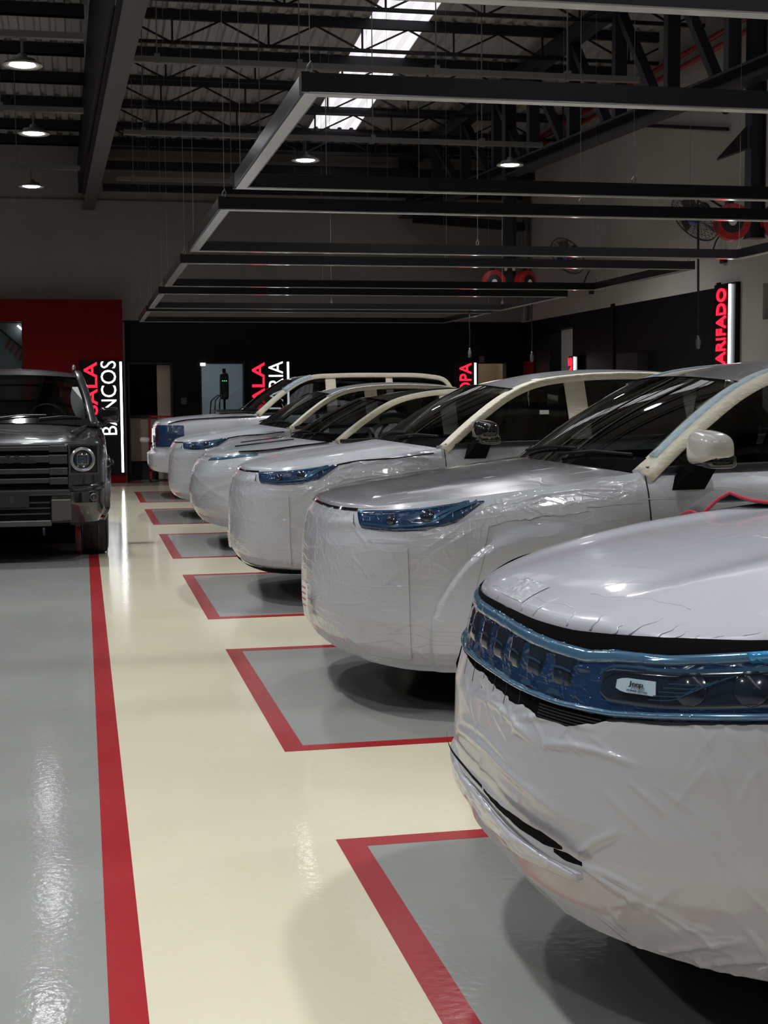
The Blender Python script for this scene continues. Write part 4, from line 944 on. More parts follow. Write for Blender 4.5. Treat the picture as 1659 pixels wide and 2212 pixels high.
def suv_front(root, B, seed, film=True, res=1.0):
    tx = lambda x: float(B.tx(x))
    headlamp(root, B, [(0.60, 0.938), (0.85, 0.950), (1.08, 0.968), (1.315, 0.993)], [(0.69, 0.866), (0.90, 0.858), (1.06, 0.866), (1.18, 0.90), (1.315, 0.988)])
    top = [(-1.30, 0.80), (-1.18, 0.875), (-0.70, 0.856), (-0.60, 0.928), (0, 0.930), (0.57, 0.930), (0.665, 0.858), (0.9, 0.850), (1.08, 0.858), (1.19, 0.895), (1.33, 0.90)]
    bot = [(-1.17, 0.255), (-0.6, 0.262), (0, 0.268), (0.6, 0.262), (1.17, 0.252)]
    fl = [((0.30, 0.80), (1.10, 0.52), 0.009, 0.006), ((1.15, 0.85), (0.85, 0.62), 0.008, 0.008), ((1.25, 0.86), (1.0, 0.70), 0.008, 0.007), ((0.95, 0.30), (1.15, 0.72), 0.010, 0.008), ((0.1, 0.45), (0.75, 0.30), 0.010, 0.006), ((0.25, 0.845), (1.12, 0.835), 0.022, 0.010), ((1.02, 0.30), (1.16, 0.62), 0.008, 0.007)]
    fl += creases(int(40*res), 0.05, 0.7, 0.66, 0.92, seed*3, 0.006, 0.0055)+creases(int(22*res), 0.6, 1.15, 0.60, 0.85, seed*5, 0.005, 0.005, (0.6, 1.4))+creases(int(12*res), 0.1, 1.1, 0.27, 0.5, seed*7, 0.003, 0.006)
    pt = B.patch(top, bot, int(430*res), int(110*res), 0.004, 0.0, vary_disp(0.006, 1.2, seed, fl), 0.008, seed)
    MB().grid(pt).build('film_sheet', 'film_sheet', root, True)
    # overlapping strip of film with visible edges
    pt = B.patch([(0.74, 0.80), (0.96, 0.80)], [(0.72, 0.29), (0.97, 0.285)], int(50*res), int(90*res), 0.011, 0.0, vary_disp(0.006, 1.2, seed, fl+creases(int(14*res), 0.72, 0.9, 0.3, 0.8, seed*11, 0.004, 0.005, (0.9, 1.5))), 0.004, seed)
    MB().grid(pt).build('film_strip', 'film_sheet', root, True)
    # loose flap of film under the lamp and over the fender
    pt = B.patch([(1.02, 0.86), (1.2, 0.90), (1.36, 0.985), (1.75, 1.0)], [(1.0, 0.80), (1.2, 0.84), (1.4, 0.90), (1.8, 0.94)], int(120*res), int(26*res), 0.004, 0.0, vary_disp(0.004, 2.2, seed+5, creases(int(26*res), 1.0, 1.7, 0.84, 0.98, seed*13, 0.005, 0.005)), 0.010, seed+2)
    MB().grid(pt).build('film_flap', 'film_sheet', root, True)
    # film stretched along the upper fender to the A pillar
    t0, t1 = tx(0.75), tx(1.44)
    pt = B.patch([(t0, 1.005), (tx(1.1), 1.045), (t1, 1.095)], [(t0, 0.93), (tx(1.1), 0.95), (t1, 0.97)], int(150*res), int(30*res), 0.003, 0.0, vary_disp(0.004, 2.0, seed+9, [((t0, 0.96), (t1, 1.03), 0.008, 0.005), ((t0, 1.0), (t1, 1.06), 0.006, 0.004)]+creases(int(30*res), t0, t1-0.1, 0.95, 1.07, seed*17, 0.004, 0.0045, (-0.5, 0.6))), 0.005, seed+4)
    MB().grid(pt).build('film_flap', 'film_white', root, True)
    shut(root, B, [(tx(1.462), 1.09), (tx(1.466), 0.9), (tx(1.466), 0.6), (tx(1.44), 0.35)])
    shut(root, B, [(tx(2.50), 1.12), (tx(2.50), 0.7), (tx(2.50), 0.35)])
    shut(root, B, [(-tx(1.462), 1.09), (-tx(1.466), 0.9), (-tx(1.466), 0.6), (-tx(1.44), 0.35)])
    shut(root, B, [(0.0, 0.938), (0.3, 0.938), (0.60, 0.943)], 0.012, 'hood_gap'); shut(root, B, [(0.0, 0.938), (-0.3, 0.938), (-0.60, 0.943)], 0.012, 'hood_gap')
def sticker(root, B, t0, t1, z0, z1, seed):
    MB().grid(B.patch([(t0, z1), (t1, z1)], [(t0, z0), (t1, z0)], 8, 10, 0.026, 0.0)).build('paper_label', 'label_white', root)
    for k in range(4):
        z = z1-(k+1)*(z1-z0)/6; MB().grid(B.patch([(t0+0.01, z+0.006), (t0+(t1-t0)*0.7, z+0.006)], [(t0+0.01, z), (t0+(t1-t0)*0.7, z)], 6, 2, 0.028)).build('printed_line', 'print_red', root)

# ---- second car from the camera: silver hood, white mirror, wide taped pillar
c5, B5 = build_car('car', var(SUV, res=0.022, nv=44, skin_disp=(0.004, 1.1, 1.0), hood_disp=(0.0025, 1.0, 3.0), hood_n=(60, 70), mirror_far=False, rail_w=0.15, rail2=(1.5, 3.0, 0.055, 'tape_blue'), roof_crown=0.055), (1.06, 6.98, 0), 0,
    'silver white film-wrapped car with a white door mirror, second from the camera', group='film-wrapped cars parked in the bays')
suv_front(c5, B5, 1.3); sticker(c5, B5, -0.02, 0.14, 0.38, 0.55, 1)
MB().grid(B5.patch([(1.9, 0.99), (2.6, 0.99)], [(1.9, 0.985), (2.6, 0.985)], 20, 3, 0.004)).build('door_crease', 'film_white', c5, True)
o = MB().grid(np.array([[(1.86+0.02*j+0.16*i*0.5, -0.52-0.1*j*0.5+0.0*i, 1.40-0.03*j+0.10*i*0.5) for j in (0, 1, 2)] for i in (0, 1)])).build('windshield_tag', 'label_white', c5)
# ---- third car: black mirror, grey roof
c4, B4 = build_car('car', var(SUV, res=0.03, nv=34, skin_disp=(0.004, 1.1, 21.0), hood_disp=(0.003, 1.0, 13.0), mirror=(1.72, 1.04, 1.20, 'gloss_black', 'gloss_black'), rail_w=0.115, mats=dict(body='film_white', hood='film_smooth', roof='roof_silver', tape='tape_cream')), (1.05, 10.65, 0), 0,
    'white film-wrapped car with a gloss black door mirror, third from the camera', group='film-wrapped cars parked in the bays')
suv_front(c4, B4, 31.3, res=0.8); sticker(c4, B4, 0.0, 0.12, 0.36, 0.48, 2)
MB().grid(B4.ribbon([(1.3, 0.985), (1.45, 1.01), (1.7, 1.028), (2.0, 1.062)], 0.008, 0.016)).build('hood_gap', 'gloss_black', c4)
MB().box((2.2, -0.775, 1.335), (2.27, -0.772, 1.365)).build('window_tag', 'label_white', c4)
# ---- fifth car: like the third, no mirror
c2, B2 = build_car('car', var(SUV, res=0.04, nv=28, skin_disp=(0.004, 1.1, 41.0), mirror=None, rail2=(1.95, 2.25, 0.07, 'tape_blue'), mats=dict(body='film_white', hood='film_white', roof='roof_silver', tape='tape_cream')), (1.03, 18.12, 0), 0,
    'white film-wrapped car with blue filmed headlamp, second from the back wall', group='film-wrapped cars parked in the bays')
suv_front(c2, B2, 51.3, res=0.5)
MB().grid(B2.ribbon([(1.3, 0.985), (1.45, 1.01), (1.7, 1.028), (2.0, 1.062)], 0.010, 0.016)).build('hood_gap', 'gloss_black', c2)

# ---- fourth car: low nose, slim lamps, black roof
P3 = var(SUV, res=0.034, nv=30, skin_disp=(0.004, 1.1, 61.0), mirror=None, zt=[(0, 0.90), (0.08, 0.915), (0.35, 0.955), (0.7, 0.985), (1.1, 1.02), (1.5, 1.06), (2.5, 1.09), (4.34, 1.12)],
    df=[(0, 0.13), (0.1, 0.07), (0.25, 0.015), (0.45, 0.0), (0.7, 0.02), (0.85, 0.06), (0.95, 0.11), (1, 0.16)],
    rail=[(1.36, 0.83, 1.04), (1.65, 0.76, 1.25), (1.95, 0.70, 1.42), (2.25, 0.66, 1.495), (2.6, 0.64, 1.525), (3.1, 0.62, 1.52), (3.6, 0.61, 1.46), (3.95, 0.63, 1.36), (4.2, 0.70, 1.18)], belt_z=[(1.3, 1.05), (2.5, 1.09), (4.34, 1.13)],
    header=(1.95, 0.65, 1.43, 1.75, 1.47), apil=(1.36, 0.80, 1.05), cowl=(1.02, 0.04, 0.3, 0.05), hood_x1=1.36, roof_crown=0.04, rail_w=0.085, seat_z=-0.08, wheel_mat='label_white', mats=dict(body='film_white', hood='film_white', roof='roof_black', tape='tape_cream'))
c3, B3 = build_car('car', P3, (1.05, 14.39, 0), 0, 'low white film-wrapped car with slim headlamps and black roof, fourth from the camera', group='film-wrapped cars parked in the bays')
for sg in (1, -1): MB().grid(B3.patch([(sg*0.45, 0.893), (sg*0.8, 0.915), (sg*1.2, 0.945)], [(sg*0.47, 0.868), (sg*0.8, 0.882), (sg*1.2, 0.925)], 24, 6, 0.010, 0.1)).build('headlamp', 'film_blue_clear', c3, True)
fl = [((0.1, 0.75), (1.0, 0.45), 0.014, 0.010), ((0.9, 0.85), (0.5, 0.3), 0.014, 0.010), ((0.3, 0.4), (1.1, 0.7), 0.016, 0.010)]
MB().grid(B3.patch([(-1.25, 0.85), (-0.4, 0.86), (0.4, 0.86), (1.2, 0.88), (1.3, 0.88)], [(-1.17, 0.26), (0, 0.27), (1.17, 0.26)], 100, 40, 0.008, 0.0, vary_disp(0.018, 1.5, 71, fl), 0.008, 71)).build('film_sheet', 'film_sheet', c3, True)
MB().grid(B3.ribbon([(1.0, 0.948), (1.3, 0.965), (1.6, 1.0), (1.9, 1.035)], 0.016, 0.016)).build('hood_gap', 'gloss_black', c3)
MB().bar((0.42, -0.33, 1.00), (1.0, -0.40, 1.065), 0.02, 0.012).build('hood_strip', 'gloss_black', c3); MB().bar((0.55, 0.30, 1.02), (1.0, 0.38, 1.068), 0.02, 0.012).build('hood_strip', 'gloss_black', c3)

# ---- sixth car: tall boxy body by the back wall
P1_ = var(SUV, res=0.045, nv=26, L=4.75, hw=0.96, skin_disp=(0.005, 1.1, 81.0), mirror=None, plan=[(0, 0), (0.008, 0.3), (0.03, 0.58), (0.09, 0.76), (0.22, 0.88), (0.5, 0.935), (1.0, 0.955), (2, 0.96), (3.8, 0.96), (4.45, 0.93), (4.68, 0.8), (4.74, 0.5), (4.75, 0)],
    df=[(0, 0.05), (0.12, 0.0), (0.34, 0.0), (0.40, 0.06), (0.55, 0.08), (0.9, 0.085), (1, 0.11)], zb=[(0, 0.42), (0.5, 0.36), (1, 0.30), (4.75, 0.36)], zt=[(0, 1.125), (0.12, 1.14), (0.4, 1.17), (1.0, 1.21), (1.6, 1.25), (4.75, 1.30)],
    wheels=(1.02, 3.85), wz=0.37, wr=0.37, ra=0.46, hood_x0=0.22, hood_x1=1.58, cowl=(1.36, 0.04, 0.2, 0.05), crown=0.05,
    rail=[(1.58, 0.88, 1.24), (1.9, 0.80, 1.51), (2.2, 0.745, 1.71), (2.42, 0.725, 1.79), (2.8, 0.715, 1.815), (3.5, 0.71, 1.82), (4.2, 0.70, 1.80), (4.5, 0.71, 1.72), (4.66, 0.78, 1.35)], belt_y=0.89, belt_z=[(1.5, 1.245), (4.75, 1.30)],
    header=(2.2, 0.70, 1.72, 2.06, 1.76), apil=(1.56, 0.85, 1.24), roof_x1=4.5, roof_crown=0.045, windows=[(1.68, 2.62), (2.78, 3.55), (3.66, 4.4)], pillars=[(2.62, 2.78, 0.0), (3.55, 3.66, 0.0)], rail_w=0.10, rail_h=0.07, seat_x=2.6, seat_z=0.14, rail2=(1.95, 2.45, 0.10, 'tape_blue'),
    mats=dict(body='film_white', hood='film_white', roof='roof_silver', tape='tape_cream'))
c1, B1 = build_car('car', P1_, (0.97, 21.92, 0), 0, 'tall boxy film-wrapped car with a blue filmed grille, farthest in the row', group='film-wrapped cars parked in the bays')
MB().grid(B1.patch([(-0.95, 1.095), (0.95, 1.095), (1.22, 1.09)], [(-0.95, 0.78), (0.95, 0.78), (1.22, 0.80)], 60, 14, 0.012, 0.0, vary_disp(0.006, 3, 5))).build('grille_film', 'film_blue', c1, True)
for k in range(7):
    t = -0.6+k*0.2; MB().grid(B1.patch([(t, 1.04), (t+0.1, 1.04)], [(t, 0.83), (t+0.1, 0.83)], 4, 6, 0.020)).build('grille_slot', 'lamp_inside', c1)
for z in (0.88, 0.97, 1.05): MB().grid(B1.patch([(1.0, z+0.03), (1.12, z+0.03)], [(1.0, z), (1.12, z)], 4, 3, 0.021)).build('lamp_element', 'lamp_lens', c1)
MB().grid(B1.patch([(-1.2, 0.74), (1.25, 0.74)], [(-1.1, 0.43), (1.1, 0.43)], 70, 20, 0.01, 0.0, vary_disp(0.03, 1.6, 91), 0.02, 91)).build('film_sheet', 'film_sheet', c1, True)
MB().grid(B1.ribbon([(0.98, 1.11), (1.2, 1.155), (1.7, 1.19), (2.3, 1.215)], 0.016, 0.016)).build('hood_gap', 'gloss_black', c1)
b = MB(); b.add([(1.05, -0.5, 1.262), (1.5, -0.62, 1.275), (1.42, 0.3, 1.312), (1.0, 0.35, 1.305), (1.05, -0.5, 1.268), (1.5, -0.62, 1.281), (1.42, 0.3, 1.318), (1.0, 0.35, 1.311)], [(3, 2, 1, 0), (4, 5, 6, 7), (0, 1, 5, 4), (1, 2, 6, 5), (2, 3, 7, 6), (3, 0, 4, 7)])
b.build('hood_cover', 'satin_grey', c1)

# ---- nearest car
P6 = var(SUV, plan=[(0, 0), (0.010, 0.25), (0.060, 0.44), (0.170, 0.63), (0.345, 0.79), (0.57, 0.885), (0.92, 0.925), (1.6, 0.94), (3.4, 0.94), (4.1, 0.90), (4.45, 0.75), (4.55, 0.4), (4.57, 0)], L=4.57, hw=0.94, res=0.024, nv=36,
    df=[(0, 0.10), (0.1, 0.045), (0.22, 0.012), (0.4, 0.0), (0.62, 0.004), (0.72, 0.022), (0.9, 0.05), (1, 0.065)], zb=[(0, 0.295), (0.5, 0.285), (1, 0.26), (4.57, 0.3)],
    zt=[(0, 0.958), (0.1, 0.958), (0.16, 0.955), (0.4, 0.992), (0.8, 1.055), (1.3, 1.12), (1.55, 1.15), (4.57, 1.2)], wheels=(1.02, 3.75), wz=0.36, wr=0.36, ra=0.44,
    hood_x0=0.34, hood_x1=1.55, hood_n=(80, 90), hood_v=0.995, hood_off=0.022, lip_dz=-0.008, lip=0.012, cowl=(1.30, 0.05, 0.3, 0.05), crown=0.05, hood_disp=(0.002, 0.8, 7.0), creases=((0.50, 0.10, 0.018), (0.80, 0.10, 0.006)),
    rail=[(1.55, 0.86, 1.13), (1.85, 0.79, 1.36), (2.12, 0.725, 1.54), (2.35, 0.69, 1.62), (2.8, 0.665, 1.66), (3.4, 0.65, 1.655), (3.9, 0.64, 1.60), (4.2, 0.66, 1.5), (4.4, 0.74, 1.25)], belt_y=0.87, belt_z=[(1.5, 1.15), (4.57, 1.22)],
    header=(2.1, 0.68, 1.56, 1.9, 1.61), apil=(1.53, 0.83, 1.14), roof_x1=4.2, windows=[(1.66, 2.55), (2.70, 3.5), (3.6, 4.15)], pillars=[(2.55, 2.70, 0.0), (3.5, 3.6, 0.0)], seat_x=2.55, mirror=(1.82, 1.06, 1.22, 'gloss_black', 'gloss_black'),
    mats=dict(body='film_smooth', hood='hood_pearl', roof='roof_silver', tape='tape_cream'))
L6 = (0.940, 3.28, 0)
c6, B6 = build_car('car', P6, L6, 0, 'nearest film-wrapped car, its blue filmed grille and headlamp cut off by the right edge', group='film-wrapped cars parked in the bays')
# dark recess under the hood lip
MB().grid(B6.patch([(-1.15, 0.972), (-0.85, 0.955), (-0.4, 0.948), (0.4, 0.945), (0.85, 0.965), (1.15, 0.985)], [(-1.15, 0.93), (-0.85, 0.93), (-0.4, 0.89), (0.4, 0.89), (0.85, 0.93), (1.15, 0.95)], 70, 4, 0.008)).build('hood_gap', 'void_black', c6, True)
# blue film over grille and lamps
gt = [(-1.15, 0.968), (-0.90, 0.958), (-0.64, 0.938), (-0.415, 0.940), (0.0, 0.932), (0.35, 0.920), (0.47, 0.917), (0.55, 0.926), (0.68, 0.929), (0.91, 0.957), (1.15, 0.976)]
gb = [(-1.15, 0.85), (-0.88, 0.82), (-0.5, 0.795), (-0.1, 0.784), (0.40, 0.779), (0.56, 0.784), (0.91, 0.820), (1.15, 0.845)]
cr = creases(70, -0.3, 0.55, 0.80, 0.91, 77, 0.0045, 0.0035, (0.1, 1.3), (0.03, 0.12))+creases(30, 0.5, 1.0, 0.80, 0.93, 78, 0.003, 0.0035, (0.1, 0.9), (0.03, 0.12))
gf = MB().grid(B6.patch(gt, gb, 420, 44, 0.010, 0.1, vary_disp(0.005, 2.6, 3.0, cr+[((0.75, 0.82), (0.9, 0.92), 0.006, 0.005), ((0.72, 0.82), (0.84, 0.92), 0.005, 0.005)]))).build('grille_film', 'film_blue', c6, True)
MB().grid(B6.patch([(-0.9, 0.956), (-0.64, 0.940), (-0.415, 0.937), (0.0, 0.929), (0.35, 0.917), (0.47, 0.914), (0.55, 0.923), (0.68, 0.926), (0.91, 0.954), (1.1, 0.970)], [(-0.9, 0.931), (-0.64, 0.907), (-0.415, 0.900), (0.0, 0.895), (0.35, 0.885), (0.46, 0.882), (0.55, 0.894), (0.68, 0.901), (0.91, 0.929), (1.1, 0.946)], 150, 8, 0.018, 0.2, vary_disp(0.003, 3.0, 8.0))).build('upper_trim', 'film_blue_clear', c6, True)
MB().grid(B6.patch([(-1.0, 0.856), (-0.5, 0.815), (-0.1, 0.803), (0.40, 0.798), (0.56, 0.802), (0.91, 0.838), (1.1, 0.858)], [(-1.0, 0.840), (-0.5, 0.799), (-0.1, 0.788), (0.40, 0.783), (0.56, 0.788), (0.91, 0.824), (1.1, 0.844)], 120, 5, 0.024, 0.3)).build('lower_trim', 'film_blue_clear', c6, True)
for k in range(7):
    t = -0.385+k*0.122
    fr = MB().grid(B6.patch([(t, 0.896), (t+0.02, 0.903), (t+0.07, 0.903), (t+0.09, 0.896)], [(t+0.008, 0.826), (t+0.082, 0.826)], 12, 8, 0.0145, 0.6)).build('grille_slot', 'lamp_inside', c6, True)
    MB().grid(B6.ribbon([(t+0.006, 0.862), (t+0.044, 0.864), (t+0.082, 0.860)], 0.005, 0.019, 8)).build('slot_edge', 'lamp_blue_light', fr)
    MB().grid(B6.patch([(t+0.024, 0.817), (t+0.054, 0.817)], [(t+0.008, 0.805), (t+0.070, 0.805)], 5, 3, 0.021)).build('slot_tooth', 'lamp_blue_light', fr)
for sg in (1, -1):
    hl = MB().grid(B6.patch([(sg*0.518, 0.876), (sg*0.55, 0.890), (sg*0.70, 0.898), (sg*1.08, 0.940)], [(sg*0.518, 0.830), (sg*0.55, 0.812), (sg*0.70, 0.818), (sg*1.08, 0.864)], 60, 12, 0.017, 0.4, vary_disp(0.002, 3, 4))).build('headlamp', 'lamp_inside', c6, True)
    MB().grid(B6.ribbon([(sg*0.525, 0.868), (sg*0.55, 0.886), (sg*0.70, 0.894), (sg*1.05, 0.932)], 0.004, 0.026)).build('light_bar', 'lamp_blue_light', hl)
    MB().grid(B6.ribbon([(sg*0.55, 0.818), (sg*0.70, 0.823), (sg*1.05, 0.866)], 0.002, 0.026)).build('light_bar', 'lamp_blue_light', hl)
    for tc in (0.745, 0.87):
        v = float(B6.vz(tc, 0.862+(tc-0.7)*0.1)); cc = B6.S(sg*tc, v); nn = B6.normal(np.array([sg*tc]), np.array([v]))[0]
        MB().lathe([(0.036, 0.0), (0.034, 0.002), (0.0, 0.004)], tuple(cc+nn*0.0165), tuple(nn), 26).build('projector_lens', 'lamp_inside', hl, True)
    for k in range(5): MB().grid(B6.ribbon([(sg*(0.66+k*0.010), 0.834+k*0.009), (sg*(0.72+k*0.016), 0.842+k*0.009), (sg*(0.77+k*0.018), 0.876+k*0.006)], 0.0018, 0.029, 16)).build('film_crease', 'lamp_blue_light', hl)
lb = MB().grid(B6.patch([(0.576, 0.864), (0.594, 0.870), (0.672, 0.871)], [(0.576, 0.847), (0.594, 0.841), (0.676, 0.842)], 8, 4, 0.028)).build('lamp_label', 'label_blue', c6)
def on_skin_text(B, root, txt, t, z, length, cap, material, off, name='lettering'):
    v = float(B.vz(t, z)); c = B.S(t, v); n = B.normal(np.array([t]), np.array([v]))[0]; e = B.S(t+0.01, v)-B.S(t-0.01, v); e[2] = 0; e /= np.linalg.norm(e); u = np.cross(n, e); u = u if u[2] > 0 else -u
    e2 = np.cross(u, n); e = e2 if np.dot(e2, e) > 0 else -e2
    return place(name, text_mesh(name, txt, material, length, cap, 0.002, (e, u, n, c+n*off-e*length/2-u*cap/2), 0.01), root)
on_skin_text(B6, lb, 'Jeep', 0.628, 0.859, 0.034, 0.013, 'plastic_black', 0.031)
on_skin_text(B6, lb, 'ADVANCED LED', 0.632, 0.8465, 0.05, 0.0035, 'lamp_blue_light', 0.031)
MB().grid(B6.patch([(0.845, 0.945), (0.94, 0.957)], [(0.86, 0.922), (0.94, 0.931)], 12, 6, 0.027, 0.2, vary_disp(0.004, 4, 2))).build('film_fold', 'film_cyan', c6, True)
# black lower grille in the torn film
lg = MB().grid(B6.patch([(-0.30, 0.795), (0.55, 0.784)], [(-0.30, 0.735), (0.55, 0.735)], 50, 8, 0.010)).build('lower_grille', 'void_black', c6, True)
for k in range(6): MB().grid(B6.patch([(0.33, 0.777-k*0.0065), (0.54, 0.779-k*0.0065)], [(0.33, 0.774-k*0.0065), (0.54, 0.776-k*0.0065)], 10, 2, 0.0145)).build('slat', 'grille_grey', lg)
for k in range(6): MB().grid(B6.patch([(-0.22+k*0.09, 0.79), (-0.217+k*0.09, 0.79)], [(-0.21+k*0.09, 0.74), (-0.207+k*0.09, 0.74)], 2, 6, 0.0145)).build('slat', 'grille_grey', lg)
# big film over the bumper
ft = [(-1.25, 0.81), (-0.85, 0.80), (-0.34, 0.785), (-0.24, 0.786), (-0.14, 0.772), (-0.05, 0.776), (0.03, 0.764), (0.12, 0.762), (0.20, 0.752), (0.27, 0.758), (0.33, 0.748), (0.45, 0.748), (0.51, 0.764), (0.555, 0.779), (0.66, 0.786), (0.91, 0.816), (1.25, 0.850)]
fb = [(-1.17, 0.30), (-0.6, 0.292), (0, 0.288), (0.6, 0.286), (1.17, 0.283)]
folds = [((0.63, 0.665), (0.96, 0.40), 0.007, 0.011), ((0.57, 0.63), (0.93, 0.34), 0.008, 0.010), ((0.69, 0.67), (1.0, 0.45), 0.006, 0.007), ((0.50, 0.465), (0.66, 0.44), 0.007, 0.007), ((0.50, 0.46), (0.86, 0.33), 0.008, 0.008), ((0.48, 0.48), (0.60, 0.56), 0.007, 0.007), ((0.50, 0.46), (0.74, 0.36), 0.007, 0.006),
    ((-0.30, 0.492), (0.48, 0.440), 0.013, 0.010), ((-0.30, 0.59), (0.42, 0.565), 0.013, 0.010), ((-0.2, 0.63), (0.3, 0.61), 0.010, 0.006), ((0.76, 0.81), (0.83, 0.67), 0.006, 0.009), ((0.82, 0.81), (0.93, 0.61), 0.007, 0.009), ((0.88, 0.81), (0.97, 0.59), 0.006, 0.008), ((0.25, 0.725), (0.52, 0.755), 0.006, 0.008), ((-0.05, 0.715), (0.34, 0.695), 0.008, 0.008), ((0.36, 0.695), (0.64, 0.705), 0.006, 0.006), ((0.66, 0.30), (0.86, 0.38), 0.007, 0.010), ((0.74, 0.29), (0.98, 0.36), 0.008, 0.010)]
folds += creases(30, -0.2, 0.55, 0.69, 0.765, 5, 0.004, 0.005, (0.1, 0.9), (0.04, 0.14))+creases(20, 0.45, 1.0, 0.29, 0.40, 6, 0.004, 0.006, (0.2, 1.3), (0.04, 0.16))+creases(16, 0.7, 1.0, 0.62, 0.82, 8, 0.004, 0.005, (0.9, 1.5), (0.05, 0.15))+creases(6, -0.2, 0.9, 0.45, 0.70, 9, 0.002, 0.005, (0.3, 1.0), (0.05, 0.2))
def bump_disp(P, t, z):
    o = np.array([[crumple(p, 1.1, 11.0) for p in row] for row in P])
    am = 0.003+0.005*np.exp(-((z-0.74)/0.05)**2)*(t < 0.55)+0.006*np.exp(-((z-0.33)/0.06)**2)
    return o*am+vary_disp(0.0, 1, 0, folds)(P, t, z)
MB().grid(B6.patch(ft, fb, 460, 110, 0.014, 0.0, bump_disp, 0.005, 3.0)).build('film_sheet', 'film_bumper', c6, True)
# tear in the film with dark gap
MB().grid(B6.ribbon([(-0.36, 0.556), (-0.19, 0.548), (-0.02, 0.538), (0.08, 0.532)], 0.010, 0.034)).build('film_tear', 'void_black', c6)
tz_ = [(0.09, 0.531), (0.20, 0.527), (0.30, 0.522), (0.40, 0.514), (0.46, 0.500)]
MB().grid(B6.patch(tz_, [(0.09, 0.524), (0.20, 0.511), (0.30, 0.498), (0.40, 0.489), (0.46, 0.494)], 50, 4, 0.034, 0, None, 0.003, 6)).build('film_tear', 'void_black', c6)
MB().grid(B6.patch([(0.43, 0.488), (0.47, 0.490), (0.515, 0.480)], [(0.43, 0.480), (0.47, 0.470), (0.515, 0.474)], 16, 4, 0.033, 0, None, 0.003, 8)).build('film_tear', 'void_black', c6)
# lower edge of loose film flaring out at the far side
MB().grid(B6.patch([(-0.75, 0.54), (-0.30, 0.515), (0.10, 0.485), (0.50, 0.445)], [(-0.75, 0.48), (-0.30, 0.455), (0.10, 0.42), (0.50, 0.435)], 120, 16, 0.030, 0.2, vary_disp(0.008, 1.6, 15.0, creases(14, -0.3, 0.4, 0.43, 0.5, 12, 0.004, 0.005, (0.05, 0.4))))).build('film_fold', 'film_sheet', c6, True)
# creases of the film at the front edge of the hood, and a crumpled patch near its middle
def on_hood(B, u, j, dz=0.0):
    H = B.H; a = u*(H.shape[0]-1); c = (j+1)/2*(H.shape[1]-1); i0 = min(int(a), H.shape[0]-2); k0 = min(int(c), H.shape[1]-2); fa, fc_ = a-i0, c-k0
    p = (H[i0, k0]*(1-fa)+H[i0+1, k0]*fa)*(1-fc_)+(H[i0, k0+1]*(1-fa)+H[i0+1, k0+1]*fa)*fc_
    return tuple(p+np.array([0, 0, dz]))
rg = random.Random(4)
for j in (0.40, 0.50, 0.58, 0.62, 0.70, 0.745, 0.80, 0.83, 0.88, 0.93, 0.12, 0.22, -0.1):
    u1 = rg.uniform(0.03, 0.10); dj = rg.uniform(-0.03, 0.01); n = 9
    pts = [on_hood(B6, 0.004+(u1-0.004)*k/(n-1), j+dj*k/(n-1)+0.004*math.sin(k*1.7+j*20), -0.0008) for k in range(n)]
    MB().tube(pts, [0.0034*(1-k/(n-1))+0.0004 for k in range(n)], 8).build('film_crease', 'film_smooth', c6, True)
Q = np.array([[on_hood(B6, 0.012+0.065*a/19, -0.12+0.22*c/25, 0.002+0.012*abs(noise.noise(Vector((a*0.33, c*0.30, 1.7))))*math.sin(PI*a/19)**0.5*math.sin(PI*c/25)**0.5) for c in range(26)] for a in range(20)])
MB().grid(Q).build('film_flap', 'film_sheet', c6, True)
for a, c in (((0.02, -0.22), (0.045, 0.35)), ((0.10, 0.30), (0.13, 0.62)), ((0.30, 0.72), (0.42, 0.80)), ((0.5, 0.1), (0.52, 0.4))):
    pts = [on_hood(B6, a[0]+(c[0]-a[0])*k/11+0.004*math.sin(k*2.1), a[1]+(c[1]-a[1])*k/11, -0.0008) for k in range(12)]
    MB().tube(pts, 0.0018, 6).build('film_crease', 'film_smooth', c6, True)
for (Bx, cx) in ((B5, c5), (B4, c4)):
    for k in range(16):
        u0, j0 = rg.uniform(0.02, 0.9), rg.uniform(0.5, 0.97); L = rg.uniform(0.04, 0.16)
        pts = [on_hood(Bx, min(u0+L*q/7, 0.99), min(j0+rg.uniform(-0.002, 0.002)+0.02*q/7, 0.985), -0.001) for q in range(8)]
        MB().tube(pts, [0.0022*math.sin(PI*(q+0.5)/8)+0.0004 for q in range(8)], 6).build('film_crease', 'film_smooth', cx, True)
MB().grid(B4.patch([(-0.9, 0.272), (0, 0.276), (0.6, 0.272), (1.12, 0.265)], [(-0.9, 0.24), (0, 0.24), (0.6, 0.24), (1.12, 0.235)], 60, 4, 0.016)).build('lower_lip', 'void_black', c4, True)
fc = empty('fender_cover', (0, 0, 0), label='dark grey fender cover with red piping behind the nearest hood', cat='fender cover')
E1 = spline([(1.705, 3.73, 1.115), (1.745, 3.715, 1.160), (1.780, 3.70, 1.182), (1.805, 3.66, 1.166), (1.87, 3.60, 1.158), (2.1, 3.5, 1.165), (2.55, 3.45, 1.19)], 28)
E2 = spline([(1.76, 4.02, 1.08), (1.80, 4.02, 1.115), (1.84, 4.02, 1.14), (1.87, 4.02, 1.135), (1.95, 4.02, 1.135), (2.2, 4.0, 1.15), (2.6, 3.98, 1.18)], 28)
ws = np.linspace(0, 1, 10)
Q = np.array([[tuple(E2[i]*(1-w)+E1[i]*w+np.array([0, 0, 0.018*math.sin(w*PI)])) for w in ws] for i in range(28)])
b = MB().grid(Q); o = b.build('sheet', 'mat_grey', fc, True); sd = o.modifiers.new('thick', 'SOLIDIFY'); sd.thickness = 0.006
